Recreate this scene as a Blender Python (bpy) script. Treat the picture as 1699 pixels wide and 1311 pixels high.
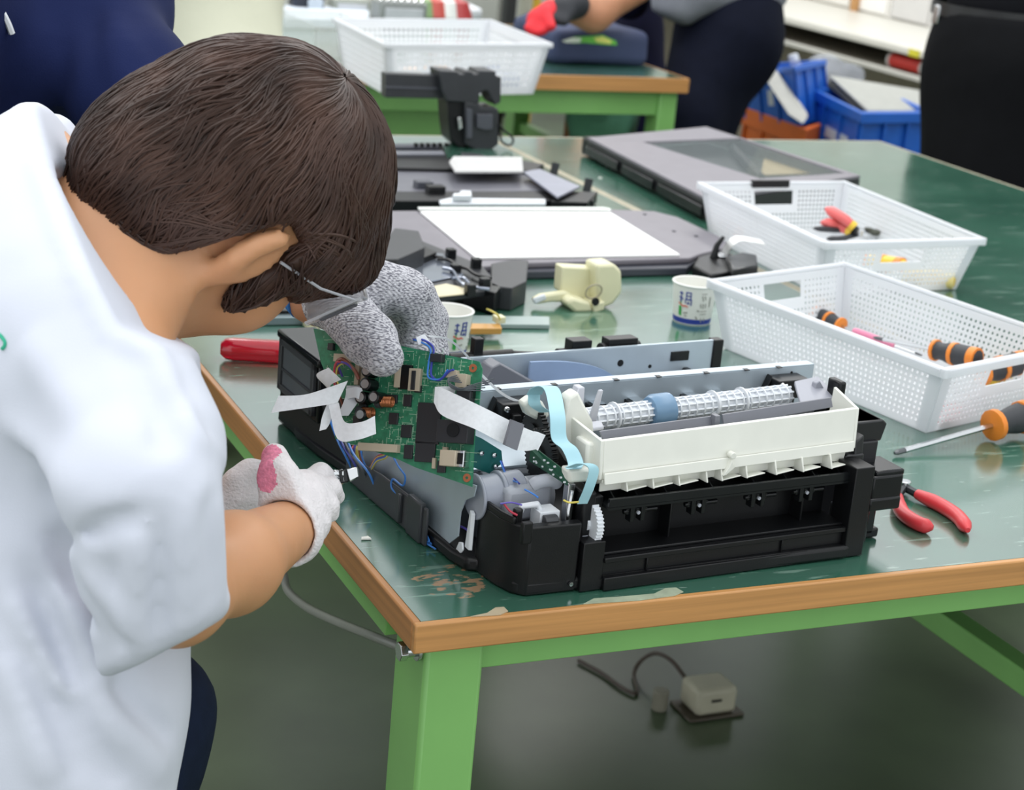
import bpy, bmesh, math, random
import numpy as np
from mathutils import Vector, Matrix
from mathutils.bvhtree import BVHTree
random.seed(7)
for o in list(bpy.data.objects): bpy.data.objects.remove(o)
SC = bpy.context.scene
COL = SC.collection
# ------------------------------------------------------------------ camera
T = 0.74                                     # table top height
FPX = 2994.290647685146
CR = np.array([[0.911042272, 0.047475779, -0.409570542], [-0.40277412, 0.314909332, -0.859421387], [0.088175886, 0.947933628, 0.306017729]])
CP = np.array([-0.481106, -1.139652, 0.586034]) + np.array([0, 0, T])
cd = bpy.data.cameras.new('camera'); cam = bpy.data.objects.new('camera', cd); COL.objects.link(cam)
cd.sensor_fit = 'HORIZONTAL'; cd.sensor_width = 36.0; cd.lens = FPX / 1699 * 36
cd.clip_start = 0.05; cd.clip_end = 60
mw = Matrix(CR.tolist()).to_4x4(); mw.translation = Vector(CP); cam.matrix_world = mw
cd.dof.use_dof = True; cd.dof.focus_distance = 1.46; cd.dof.aperture_fstop = 11
SC.camera = cam
# ------------------------------------------------------------------ light
SC.view_settings.view_transform = 'Standard'; SC.view_settings.look = 'None'
SC.view_settings.gamma = 1; SC.view_settings.exposure = 0.26
try: SC.view_settings.use_curve_mapping = False
except Exception: pass
W = bpy.data.worlds.new('world'); SC.world = W; W.use_nodes = True
wn = W.node_tree; bg = wn.nodes['Background']; bg.inputs[0].default_value = (0.93, 0.97, 1.0, 1); bg.inputs[1].default_value = 1.05
def area(name, loc, size, sy, power, rot=(0, 0, 0), col=(1, .985, .96)):
    l = bpy.data.lights.new(name, 'AREA'); l.shape = 'RECTANGLE'; l.size = size; l.size_y = sy; l.energy = power; l.color = col
    o = bpy.data.objects.new(name, l); COL.objects.link(o); o.location = loc; o.rotation_euler = rot; return o
area('ceiling_tubes', (-0.9, 0.4, 2.7), 0.5, 3.0, 14)
area('ceiling_tubes', (1.1, 0.9, 2.7), 0.5, 3.5, 16)
area('ceiling_tubes', (2.6, 3.6, 2.7), 0.5, 3.5, 36)
area('ceiling_tubes', (0.4, 3.6, 2.7), 0.5, 3.0, 28)

# ------------------------------------------------------------------ projection helpers (photo pixel -> point on a given plane)
def ray(x, y): return CR @ np.array([x - 849.5, -(y - 655.5), -FPX]) / FPX
def pz(x, y, h): r = ray(x, y); return CP + r * (h - CP[2]) / r[2]
def py(x, y, Y): r = ray(x, y); return CP + r * (Y - CP[1]) / r[1]
def px(x, y, X): r = ray(x, y); return CP + r * (X - CP[0]) / r[0]
def pd(x, y, d): return CP + ray(x, y) * d
def S(px_, d): return px_ * d / FPX           # pixel size -> metres at depth d
PA = math.radians(4); PO = np.array([.075, .035, T])
PM = np.array([[math.cos(PA), math.sin(PA), 0], [-math.sin(PA), math.cos(PA), 0], [0, 0, 1]])
PCL = PM @ (CP - PO)
def ppl(x, y, i, v): r = PM @ ray(x, y); return PCL + r * (v - PCL[i]) / r[i]
def pu(x, y, v): return ppl(x, y, 0, v)
def pv(x, y, v): return ppl(x, y, 1, v)
def pw(x, y, v): return ppl(x, y, 2, v)
def ploc(p): return PM @ (np.array(p) - PO)

# ------------------------------------------------------------------ materials
def lin(c): return tuple((x / 12.92 if x <= .04045 else ((x + .055) / 1.055) ** 2.4) for x in c)
def hexc(h): return lin(tuple(int(h[i:i + 2], 16) / 255 for i in (0, 2, 4)))
MC = {}
def mat(name, col, rough=.5, metal=0., var=.06, vs=30., bump=0., bs=200., trans=0., alpha=1., coat=0., sss=0., spec=.5, stretch=None):
    if name in MC: return MC[name]
    if isinstance(col, str): col = hexc(col)
    m = bpy.data.materials.new(name); m.use_nodes = True; nt = m.node_tree; N = nt.nodes; L = nt.links
    b = N['Principled BSDF']
    tc = N.new('ShaderNodeTexCoord'); src = tc.outputs['Object']
    if stretch:
        mp = N.new('ShaderNodeMapping'); mp.inputs['Scale'].default_value = stretch; L.new(src, mp.inputs[0]); src = mp.outputs[0]
    n = N.new('ShaderNodeTexNoise'); n.inputs['Scale'].default_value = vs; n.inputs['Detail'].default_value = 4; L.new(src, n.inputs[0])
    cr = N.new('ShaderNodeValToRGB'); cr.color_ramp.elements[0].position = .3; cr.color_ramp.elements[1].position = .7
    cr.color_ramp.elements[0].color = (*[max(0, c * (1 - var)) for c in col], 1); cr.color_ramp.elements[1].color = (*[min(1, c * (1 + var)) for c in col], 1)
    L.new(n.outputs[0], cr.inputs[0]); L.new(cr.outputs[0], b.inputs['Base Color'])
    b.inputs['Roughness'].default_value = rough; b.inputs['Metallic'].default_value = metal
    b.inputs['Transmission Weight'].default_value = trans; b.inputs['Alpha'].default_value = alpha
    b.inputs['Coat Weight'].default_value = coat; b.inputs['Specular IOR Level'].default_value = spec
    if sss: b.inputs['Subsurface Weight'].default_value = sss; b.inputs['Subsurface Radius'].default_value = (.02, .008, .004); b.inputs['Subsurface Scale'].default_value = .5
    if bump:
        n2 = N.new('ShaderNodeTexNoise'); n2.inputs['Scale'].default_value = bs; L.new(src, n2.inputs[0])
        bp = N.new('ShaderNodeBump'); bp.inputs['Strength'].default_value = bump; bp.inputs['Distance'].default_value = .002
        L.new(n2.outputs[0], bp.inputs['Height']); L.new(bp.outputs[0], b.inputs['Normal'])
    MC[name] = m; return m

# ------------------------------------------------------------------ mesh builder
class MB:
    def __init__(s): s.v = []; s.f = []
    def add(s, vs, fs):
        o = len(s.v); s.v += [tuple(float(c) for c in p) for p in vs]; s.f += [tuple(i + o for i in f) for f in fs]; return s
    def box(s, a, b, R=None, c=None):
        a = np.array(a, float); b = np.array(b, float)
        P = np.array([[(a, b)[i][0], (a, b)[j][1], (a, b)[k][2]] for i in (0, 1) for j in (0, 1) for k in (0, 1)])
        if R is not None: P = P @ np.array(R).T
        if c is not None: P = P + np.array(c)
        return s.add(P, [(0, 1, 3, 2), (4, 6, 7, 5), (0, 4, 5, 1), (2, 3, 7, 6), (0, 2, 6, 4), (1, 5, 7, 3)])
    def hexa(s, q0, q1):      # two quads of matching order
        return s.add(list(q0) + list(q1), [(3, 2, 1, 0), (4, 5, 6, 7)] + [(i, (i + 1) % 4, (i + 1) % 4 + 4, i + 4) for i in range(4)])
    def prism(s, poly, d):    # poly: 3d points, d: extrusion vector
        n = len(poly); P = [np.array(p, float) for p in poly]; d = np.array(d, float)
        return s.add(P + [p + d for p in P], [tuple(range(n))[::-1], tuple(range(n, 2 * n))] + [(i, (i + 1) % n, (i + 1) % n + n, i + n) for i in range(n)])
    def tube(s, path, r, n=8, cap=True):
        P = [np.array(p, float) for p in path]; m = len(P); rr = r if hasattr(r, '__len__') else [r] * m
        vs = []; up = np.array([0, 0, 1.]); prev = None
        for i in range(m):
            t = P[min(i + 1, m - 1)] - P[max(i - 1, 0)]; t = t / (np.linalg.norm(t) + 1e-12)
            if prev is None:
                a = np.cross(t, up if abs(t[2]) < .9 else np.array([1., 0, 0]))
            else: a = prev - t * (prev @ t)
            a = a / (np.linalg.norm(a) + 1e-12); prev = a; b = np.cross(t, a)
            for k in range(n):
                w = 2 * math.pi * k / n; vs.append(P[i] + rr[i] * (math.cos(w) * a + math.sin(w) * b))
        fs = [(i * n + k, i * n + (k + 1) % n, (i + 1) * n + (k + 1) % n, (i + 1) * n + k) for i in range(m - 1) for k in range(n)]
        if cap: fs += [tuple(range(n))[::-1], tuple(range((m - 1) * n, m * n))]
        return s.add(vs, fs)
    def cyl(s, a, b, r, n=20, r2=None): return s.tube([a, b], [r, r if r2 is None else r2], n)
    def lathe(s, prof, c, ax=(0, 0, 1), n=32):   # prof: (radius, height)
        ax = np.array(ax, float); ax /= np.linalg.norm(ax); c = np.array(c, float)
        a = np.cross(ax, [1., 0, 0] if abs(ax[0]) < .9 else [0, 1., 0]); a /= np.linalg.norm(a); b = np.cross(ax, a)
        vs = [c + ax * h + r * (math.cos(2 * math.pi * k / n) * a + math.sin(2 * math.pi * k / n) * b) for r, h in prof for k in range(n)]
        fs = [(i * n + k, i * n + (k + 1) % n, (i + 1) * n + (k + 1) % n, (i + 1) * n + k) for i in range(len(prof) - 1) for k in range(n)]
        return s.add(vs, fs)
    def ribbon(s, path, wvec, th=.0004):   # flat cable: path + width vectors
        P = [np.array(p, float) for p in path]; m = len(P)
        Wv = [np.array(w, float) for w in wvec] if hasattr(wvec[0], '__len__') else [np.array(wvec, float)] * m
        vs = []
        for i in range(m):
            t = P[min(i + 1, m - 1)] - P[max(i - 1, 0)]; nn = np.cross(t, Wv[i]); nn = nn / (np.linalg.norm(nn) + 1e-12) * th / 2
            vs += [P[i] - Wv[i] / 2 - nn, P[i] + Wv[i] / 2 - nn, P[i] + Wv[i] / 2 + nn, P[i] - Wv[i] / 2 + nn]
        fs = [(i * 4 + k, i * 4 + (k + 1) % 4, i * 4 + 4 + (k + 1) % 4, i * 4 + 4 + k) for i in range(m - 1) for k in range(4)]
        fs += [(3, 2, 1, 0), tuple((m - 1) * 4 + k for k in range(4))]
        return s.add(vs, fs)
    def torus(s, c, ax, R_, r, n=24, k=8):
        ax = np.array(ax, float); ax /= np.linalg.norm(ax); a = np.cross(ax, [1., 0, 0] if abs(ax[0]) < .9 else [0, 1., 0]); a /= np.linalg.norm(a); b = np.cross(ax, a)
        vs = []
        for i in range(n):
            w = 2 * math.pi * i / n; d = math.cos(w) * a + math.sin(w) * b
            for j in range(k):
                q = 2 * math.pi * j / k; vs.append(np.array(c) + d * (R_ + r * math.cos(q)) + ax * r * math.sin(q))
        return s.add(vs, [(i * k + j, i * k + (j + 1) % k, ((i + 1) % n) * k + (j + 1) % k, ((i + 1) % n) * k + j) for i in range(n) for j in range(k)])
    def obj(s, name, m, parent=None, bev=0, smooth=None, seg=2, local=False):
        me = bpy.data.meshes.new(name); me.from_pydata(s.v, [], s.f); me.validate()
        b = bmesh.new(); b.from_mesh(me); bmesh.ops.recalc_face_normals(b, faces=b.faces); b.to_mesh(me); b.free()
        o = bpy.data.objects.new(name, me); COL.objects.link(o)
        for mm in (m if isinstance(m, (list, tuple)) else [m]): me.materials.append(mm)
        if bev:
            md = o.modifiers.new('bevel', 'BEVEL'); md.width = bev; md.segments = seg; md.limit_method = 'ANGLE'; md.angle_limit = math.radians(40)
            md.harden_normals = False
        if smooth is None: smooth = bool(bev)
        if smooth:
            for p in me.polygons: p.use_smooth = True
            try: me.set_sharp_from_angle(angle=math.radians(38))
            except Exception: pass
        attach(o, parent, local)
        return o
def wm(o):
    if o is None: return Matrix.Identity(4)
    b = Matrix.Translation(o.location) @ o.rotation_euler.to_matrix().to_4x4()
    return (wm(o.parent) @ o.matrix_parent_inverse @ b) if o.parent else b
def attach(o, parent, local=False):
    if parent is None: return o
    o.parent = parent
    if not local: o.matrix_parent_inverse = wm(parent).inverted()
    return o
def tag(o, label=None, cat=None, group=None, kind=None):
    if label: o['label'] = label
    if cat: o['category'] = cat
    if group: o['group'] = group
    if kind: o['kind'] = kind
    return o
def empty(name, loc, label, cat, group=None, rz=0.):
    o = bpy.data.objects.new(name, None); COL.objects.link(o); o.location = tuple(loc); o.rotation_euler = (0, 0, rz); o.empty_display_size = .05
    return tag(o, label, cat, group)
def bez(pts, n=6):            # Catmull-Rom through points
    P = [np.array(p, float) for p in pts]; P = [2 * P[0] - P[1]] + P + [2 * P[-1] - P[-2]]; out = []
    for i in range(1, len(P) - 2):
        for k in range(n):
            t = k / n; out.append(.5 * ((2 * P[i]) + (-P[i - 1] + P[i + 1]) * t + (2 * P[i - 1] - 5 * P[i] + 4 * P[i + 1] - P[i + 2]) * t * t + (-P[i - 1] + 3 * P[i] - 3 * P[i + 1] + P[i + 2]) * t ** 3))
    out.append(P[-2]); return out

# ------------------------------------------------------------------ soft-body modelling: signed distance field -> mesh
def cap(P, a, ra, b, rb):
    a = np.array(a, float); b = np.array(b, float); ba = b - a; t = np.clip(((P - a) @ ba) / (ba @ ba + 1e-12), 0, 1)
    return np.linalg.norm(P - a - t[..., None] * ba, axis=-1) - (ra + (rb - ra) * t)
def ell(P, c, r, A=None):
    q = P - np.array(c, float)
    if A is not None: q = q @ np.array(A, float)
    r = np.array(r, float); k0 = np.linalg.norm(q / r, axis=-1); k1 = np.linalg.norm(q / (r * r), axis=-1)
    return k0 * (k0 - 1) / (k1 + 1e-9)
def smin(a, b, k): h = np.maximum(k - np.abs(a - b), 0) / k; return np.minimum(a, b) - h * h * k / 4
def smax(a, b, k): return -smin(-a, -b, k)
def fold(P, a, b, w):
    a = np.array(a, float); b = np.array(b, float); ba = b - a; t = np.clip(((P - a) @ ba) / (ba @ ba), 0, 1)
    d = np.linalg.norm(P - a - t[..., None] * ba, axis=-1); return np.exp(-(d / w) ** 2) * np.sin(np.pi * np.clip(t, .02, .98)) ** .5
def wav(P, s, seed=0):
    rg = np.random.default_rng(seed); o = 0
    for i in range(6):
        k = rg.normal(size=3); k = k / np.linalg.norm(k) * s * rg.uniform(.6, 1.6); o = o + np.sin(P @ k + rg.uniform(0, 6.28) + 1.3 * np.sin(P @ (k[[1, 2, 0]] * .6)))
    return o / 6
def sdf_obj(name, fn, lo, hi, h, m, parent=None, smooth=True):
    lo = np.array(lo, float); hi = np.array(hi, float); n = np.ceil((hi - lo) / h).astype(int) + 1
    ax = [lo[i] + h * np.arange(n[i]) for i in range(3)]
    F = np.empty(n, np.float32)
    for i0 in range(0, n[0], 16):
        G = np.stack(np.meshgrid(ax[0][i0:i0 + 16], ax[1], ax[2], indexing='ij'), -1); F[i0:i0 + 16] = fn(G)
    F[0] = F[-1] = 1; F[:, 0] = F[:, -1] = 1; F[:, :, 0] = F[:, :, -1] = 1
    ins = F < 0
    cs = [ins[a:a + n[0] - 1 or None, :, :][:n[0] - 1] for a in (0, 1)]
    cnt = np.zeros(n - 1, int)
    for a in (0, 1):
        for b in (0, 1):
            for c in (0, 1): cnt += ins[a:a + n[0] - 1, b:b + n[1] - 1, c:c + n[2] - 1]
    act = (cnt > 0) & (cnt < 8); idx = -np.ones(n - 1, int); cells = np.argwhere(act); idx[act] = np.arange(len(cells))
    acc = np.zeros((len(cells), 3)); num = np.zeros(len(cells))
    cor = [(a, b, c) for a in (0, 1) for b in (0, 1) for c in (0, 1)]
    for i, p in enumerate(cor):
        for q in cor[i + 1:]:
            if sum(abs(p[k] - q[k]) for k in range(3)) != 1: continue
            fa = F[cells[:, 0] + p[0], cells[:, 1] + p[1], cells[:, 2] + p[2]]; fb = F[cells[:, 0] + q[0], cells[:, 1] + q[1], cells[:, 2] + q[2]]
            cr = (fa < 0) != (fb < 0); t = np.where(cr, fa / (fa - fb + 1e-20), 0)
            pos = np.array(p) + t[:, None] * (np.array(q) - np.array(p)); acc[cr] += pos[cr]; num[cr] += 1
    V = lo + h * (cells + acc / np.maximum(num, 1)[:, None])
    faces = []
    for d in range(3):
        u, v = [(1, 2), (2, 0), (0, 1)][d]
        A = [slice(None)] * 3; B = [slice(None)] * 3; A[d] = slice(0, -1); B[d] = slice(1, None)
        ch = ins[tuple(A)] != ins[tuple(B)]; E = np.argwhere(ch); E = E[(E[:, u] > 0) & (E[:, v] > 0) & (E[:, u] < n[u] - 1) & (E[:, v] < n[v] - 1)]
        fl = ins[E[:, 0], E[:, 1], E[:, 2]]
        def g(du, dv): q = E.copy(); q[:, u] -= du; q[:, v] -= dv; return idx[q[:, 0], q[:, 1], q[:, 2]]
        Q = np.stack([g(0, 0), g(1, 0), g(1, 1), g(0, 1)], 1); Q[~fl] = Q[~fl][:, ::-1]; faces.append(Q)
    Fq = np.concatenate(faces)
    # light laplacian smoothing
    for _ in range(2):
        s = np.zeros_like(V); k = np.zeros(len(V))
        for a in range(4):
            b = (a + 1) % 4; np.add.at(s, Fq[:, a], V[Fq[:, b]]); np.add.at(s, Fq[:, b], V[Fq[:, a]]); np.add.at(k, Fq[:, a], 1); np.add.at(k, Fq[:, b], 1)
        V = V * .5 + .5 * s / np.maximum(k, 1)[:, None]
    me = bpy.data.meshes.new(name); me.from_pydata(V.tolist(), [], Fq.tolist()); me.validate()
    if smooth: me.polygons.foreach_set('use_smooth', [True] * len(me.polygons))
    o = bpy.data.objects.new(name, me); COL.objects.link(o); me.materials.append(m)
    attach(o, parent)
    return o
# ================================================================== SETTING
def floor_mat():
    m = mat('floor_green', '4f5d46', .3, var=.35, vs=2.6, spec=.45); return m
MB().box((-4, -3, -.05), (5.6, 8.2, 0)).obj('floor', floor_mat())
tag(bpy.data.objects['floor'], kind='structure')
wallm = mat('wall_paint', 'd9dad2', .8, var=.03, vs=3)
tag(MB().box((-4, 8.2, 0), (5.6, 8.3, 3)).obj('wall_back', wallm), kind='structure')
tag(MB().box((5.6, -3, 0), (5.7, 8.3, 3)).obj('wall_right', wallm), kind='structure')

# ================================================================== WORK TABLES
def mat_top(name, hazy):
    m = bpy.data.materials.new(name); m.use_nodes = True; nt = m.node_tree; N = nt.nodes; L = nt.links; b = N['Principled BSDF']
    tc = N.new('ShaderNodeTexCoord')
    def noise(scale, det=5, st=None, rot=0):
        src = tc.outputs['Object']
        if st:
            mp = N.new('ShaderNodeMapping'); mp.inputs['Scale'].default_value = st; mp.inputs['Rotation'].default_value = (0, 0, rot); L.new(src, mp.inputs[0]); src = mp.outputs[0]
        n = N.new('ShaderNodeTexNoise'); n.inputs['Scale'].default_value = scale; n.inputs['Detail'].default_value = det; L.new(src, n.inputs[0]); return n.outputs[0]
    def ramp(v, a, b_, c0=(0, 0, 0, 1), c1=(1, 1, 1, 1)):
        r = N.new('ShaderNodeValToRGB'); r.color_ramp.elements[0].position = a; r.color_ramp.elements[1].position = b_; r.color_ramp.elements[0].color = c0; r.color_ramp.elements[1].color = c1
        L.new(v, r.inputs[0]); return r.outputs[0]
    def mul(a, b_):
        n = N.new('ShaderNodeMath'); n.operation = 'MULTIPLY'; L.new(a, n.inputs[0])
        if isinstance(b_, float): n.inputs[1].default_value = b_
        else: L.new(b_, n.inputs[1])
        return n.outputs[0]
    def mix(fac, a, b_):
        n = N.new('ShaderNodeMix'); n.data_type = 'RGBA'; L.new(fac, n.inputs[0])
        if isinstance(a, tuple): n.inputs[6].default_value = a
        else: L.new(a, n.inputs[6])
        if isinstance(b_, tuple): n.inputs[7].default_value = b_
        else: L.new(b_, n.inputs[7])
        return n.outputs[2]
    base = ramp(noise(6), .3, .7, (*hexc('315c4c'), 1), (*hexc('40705d'), 1))
    scr = mul(ramp(noise(14, 8, (1, 7, 1), .35), .61, .68), .6)
    c = mix(scr, base, (*hexc('86a596'), 1))
    scr2 = mul(ramp(noise(30, 6, (1, 5, 1), -.5), .67, .72), .5)
    c = mix(scr2, c, (*hexc('a9bdb0'), 1))
    # worn patch where the covering has come off down to the wood
    g = N.new('ShaderNodeVectorMath'); g.operation = 'DISTANCE'; L.new(tc.outputs['Object'], g.inputs[0]); g.inputs[1].default_value = (.062, .07, T)
    near = ramp(g.outputs['Value'], .0, .11, (1, 1, 1, 1), (0, 0, 0, 1))
    worn = ramp(mul(near, noise(60, 9, (1, 2.2, 1), .6)), .43, .47)
    c = mix(worn, c, (*hexc('a8896a'), 1))
    L.new(c, b.inputs['Base Color'])
    r = ramp(noise(9, 6), .3, .75, (.10, .10, .10, 1), (.24, .24, .24, 1)); L.new(r, b.inputs['Roughness'])
    b.inputs['Specular IOR Level'].default_value = .8; b.inputs['Coat Weight'].default_value = .9; b.inputs['Coat Roughness'].default_value = .17; b.inputs['Coat IOR'].default_value = 1.6
    bp = N.new('ShaderNodeBump'); bp.inputs['Strength'].default_value = .08; bp.inputs['Distance'].default_value = .002; L.new(noise(22, 3), bp.inputs['Height']); L.new(bp.outputs[0], b.inputs['Normal'])
    return m
TOPM = mat_top('green_table_covering', 0)
WOOD = mat('edge_wood', 'be8a52', .42, var=.16, vs=34, stretch=(.12, 1.5, 6), bump=.04)
WOODY = mat('edge_wood_side', 'b07c4a', .42, var=.16, vs=34, stretch=(1.5, .12, 6), bump=.04)
GRN = mat('green_paint', '80b868', .42, var=.05, vs=12, coat=.15)
STEEL = mat('steel', 'b4bec6', .32, .75, var=.05, vs=14)
CHROME = mat('chrome', 'd2d4d6', .18, 1., var=.03)
PALE = mat('edge_pale', 'a9a28c', .45, var=.1, vs=30)
def worktable(x0, y0, w, d, label, group='green topped work tables', stretch_z=.44, bolt=True, h=.024, rh=.034, pale=()):
    t = empty('work_table', (x0, y0, 0), label, 'table', group)
    e = .007
    MB().box((x0 + e, y0 + e, T - h), (x0 + w - e, y0 + d - e, T)).obj('tabletop', TOPM, t)
    for nm, a, b, m in [('edge_band', (x0, y0, T - h), (x0 + w, y0 + e, T + .0004), WOOD), ('edge_band', (x0, y0 + d - e, T - h), (x0 + w, y0 + d, T + .0004), PALE if pale else WOOD),
                        ('edge_band', (x0, y0 + e, T - h), (x0 + e, y0 + d - e, T + .0004), PALE if 'l' in pale else WOODY), ('edge_band', (x0 + w - e, y0 + e, T - h), (x0 + w, y0 + d - e, T + .0004), PALE if 'r' in pale else WOODY)]:
        MB().box(a, b).obj(nm, m, t, bev=.0015)
    lw = .050; ins = .018
    zt = T - h - .0005
    for ix in (0, 1):
        for iy in (0, 1):
            ax = x0 + ins if ix == 0 else x0 + w - ins - lw; ay = y0 + ins if iy == 0 else y0 + d - ins - lw * 1.3
            MB().box((ax, ay, 0), (ax + lw, ay + lw * 1.3, zt)).obj('leg', GRN, t, bev=.004)
    rz = zt - rh
    for yy in (y0 + ins + .012, y0 + d - ins - .024):
        MB().box((x0 + ins + lw, yy, rz), (x0 + w - ins - lw, yy + .012, zt)).obj('rail', GRN, t, bev=.001)
    for xx in (x0 + .009, x0 + w - .021):
        MB().box((xx, y0 + ins + lw * 1.3, zt - rh * .7), (xx + .012, y0 + d - ins - lw * 1.3, zt)).obj('rail', GRN, t, bev=.001)
        if xx > x0 + w / 2: MB().box((xx - .03, y0 + ins + lw * 1.3, stretch_z), (xx - .0, y0 + d - ins - lw * 1.3, stretch_z + .03)).obj('stretcher', GRN, t, bev=.002)
    if bolt:
        b = MB(); bx = x0 + .009
        b.cyl((bx - .006, y0 + .028, zt - .010), (bx + .010, y0 + .028, zt - .010), .0055, 16)
        b.cyl((bx - .010, y0 + .028, zt - .010), (bx - .004, y0 + .028, zt - .010), .0078, 6); b.cyl((bx + .004, y0 + .028, zt - .010), (bx + .007, y0 + .028, zt - .010), .009, 18)
        b.obj('bolt', CHROME, t, bev=.0005)
    return t
TD = 1.9745
t1 = worktable(0, 0, .8985, TD, 'nearest green topped work table with wood edge, printer standing on its corner', pale=('r',))
t2 = worktable(.9005, 0, .8995, TD, 'second green topped work table, butted to the right of the nearest one', bolt=False, pale=('l', 'r'))
t3 = worktable(-.55, 2.765, 2.335, .95, 'green work table across the aisle behind, carrying a basket and folded navy bag', bolt=False, h=.036, rh=.06)
# sagging film of old tape at the front edge
RES = mat('old_tape', 'a9b49c', .3, var=.15, vs=90)
def flat_patch(pxs, z, m, th=.0006):
    P = [pz(x, y, z) for x, y in pxs]; return MB().prism(P, (0, 0, th))
flat_patch([(968, 1003), (985, 994), (1040, 990), (1085, 986), (1104, 977), (1122, 976), (1134, 983), (1120, 989), (1060, 997)], T + .0006, RES).obj('tape_residue', RES, t1)
flat_patch([(780, 1024), (808, 1018), (822, 1009), (836, 1008), (843, 1015), (830, 1021)], T + .0006, RES).obj('tape_residue', mat('old_glue', 'b9ab90', .35, var=.1), t1)
SCR = mat('scrap_white', 'e6e6df', .5)
for i, (x, y, w_, h_) in enumerate([(606, 895, 8, 3), (1008, 275, 4, 2), (1046, 286, 5, 3), (995, 296, 4, 2)]):
    p = pz(x, y, T); s_ = S(w_, 1.6 if y > 800 else 2.6)
    lab = ['white plastic sliver on the table near its left edge, between printer and wood edge', 'upper small white scrap on the green table left of the scanner frame', 'right small white scrap on the green table beside the scanner frame', 'lower small white scrap on the green table left of the scanner frame'][i]
    tag(MB().prism([p + (-s_, -.002, .0005), p + (s_, -.003, .0005), p + (s_ * .8, .003, .0005), p + (-s_ * .6, .002, .0005)], (0, 0, .0012)).obj('plastic_scrap', SCR), lab, 'scrap', 'white scraps on the tabletops')

# ================================================================== PRINTER (local frame: u right, v back, w up)
BLK = mat('black_plastic', '0e0f11', .38, spec=.35, var=.12, vs=60, bump=.05, bs=900)
BLKG = mat('black_plastic_gloss', '131517', .25, spec=.35, var=.1)
DGR = mat('charcoal_plastic', '3a3c40', .4, var=.06)
MGR = mat('grey_plastic', '6e7078', .42, var=.05)
LGR = mat('light_grey_plastic', 'a9adb6', .4, var=.05)
WHP = mat('white_plastic', 'e4e5dc', .38, var=.03, sss=.0)
WHP2 = mat('cool_white_plastic', 'dfe3e8', .38, var=.03)
ZINC = mat('zinc_sheet', 'b6c3cd', .36, .35, var=.07, vs=18)
BLUR = mat('blue_ring', '6c8dab', .3, var=.05)
CYAN = mat('light_blue_flat_cable', '9fcbd6', .4, var=.04)
FFC = mat('white_flat_cable', 'eef1f5', .4, var=.05, vs=300, stretch=(1, 1, 1))
WBL = mat('blue_wire', '3f7fd0', .35); WNB = mat('navy_wire', '3a45a0', .35); WRD = mat('red_wire', 'b8354a', .35); WYE = mat('yellow_wire', 'd8c860', .35)
WPU = mat('purple_wire', '5b4fa8', .35); WGY = mat('grey_wire', '4d5358', .4); WBR = mat('brown_wire', '8a5040', .4)
PCB = mat('green_circuit_board', '2d7a5a', .35, var=.22, vs=220)
PCBD = mat('dark_green_circuit_board', '1c4a38', .35, var=.2, vs=200)
TEAL = mat('teal_circuit_board', '14605e', .35, var=.1)
PR = empty('printer', PO, 'stripped black multifunction printer chassis standing on the near table corner', 'printer', rz=PA)
def pp(mb, name, m, bev=0, parent=None, **k): return mb.obj(name, m, parent or PR, bev=bev, local=True, **k)
# base tray
b = MB()
out = [(.0, .07), (.004, .05), (.014, .045), (.015, .02), (.02, .0), (.03, -.008), (.075, -.010), (.09, -.014), (.335, -.02), (.352, -.014), (.368, .0), (.385, .015), (.40, .05), (.40, .42), (.02, .435), (-.006, .42), (-.014, .38), (-.013, .33), (-.006, .27), (-.002, .14)]
b.prism([(u, v, 0.0005) for u, v in out], (0, 0, .012)); pp(b, 'base_tray', BLK, .003)
# curved left skirt
b = MB()
b.prism([(-.004, .105, .001), (-.006, .27, .001), (-.006, .27, .022), (-.004, .20, .030), (-.004, .105, .034)], (-.003, 0, 0))
b.box((-.0095, .112, .001), (-.004, .138, .036)); b.box((-.011, .150, .004), (-.007, .156, .030))
pp(b, 'side_skirt', DGR, .0012)
b = MB()
b.prism([(-.012, .33, .001), (-.006, .27, .001), (-.002, .27, .025), (-.010, .33, .055), (-.012, .43, .075), (-.014, .43, .001)], (.012, 0, 0))
pp(b, 'rear_left_skirt', BLK, .004)
# rear-left grey end box
b = MB(); b.box((-.012, .335, .030), (.022, .432, .089)); b.box((-.016, .330, .086), (.024, .436, .094)); bx = pp(b, 'end_box', BLKG, .002)
b = MB(); b.box((-.0135, .345, .040), (-.0115, .424, .083)); pp(b, 'window_panel', mat('window_grey', '5b6064', .3), .001, bx)
b = MB()
for (a, c) in [((-.016, .340, .036), (-.012, .347, .087)), ((-.016, .422, .036), (-.012, .429, .087)), ((-.016, .34, .036), (-.012, .429, .042)), ((-.016, .34, .081), (-.012, .429, .087)), ((-.015, .34, .056), (-.013, .429, .059))]: b.box(a, c)
pp(b, 'window_frame', DGR, .0006, bx)
# front corner cover
b = MB()
cc = [(.012, .052), (.014, .02), (.019, .002), (.028, -.0075), (.072, -.010), (.074, -.006), (.074, .0), (.030, .002), (.022, .01), (.018, .022), (.016, .052)]
b.prism([(u, v, .001) for u, v in cc], (0, 0, .058))
b.prism([(.012, .052, .058), (.014, .02, .058), (.018, .004, .058), (.021, .004, .058), (.018, .022, .058), (.016, .052, .058)], (0, 0, .006))
b.box((.020, -.0085, .046), (.029, -.003, .064)); b.cyl((.0245, .010, .045), (.0245, .010, .069), .004, 12)
pp(b, 'corner_cover', BLK, .0012)
b = MB(); b.cyl((.067, -.0105, .008), (.067, -.0122, .008), .0018, 12); pp(b, 'screw', CHROME)
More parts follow.
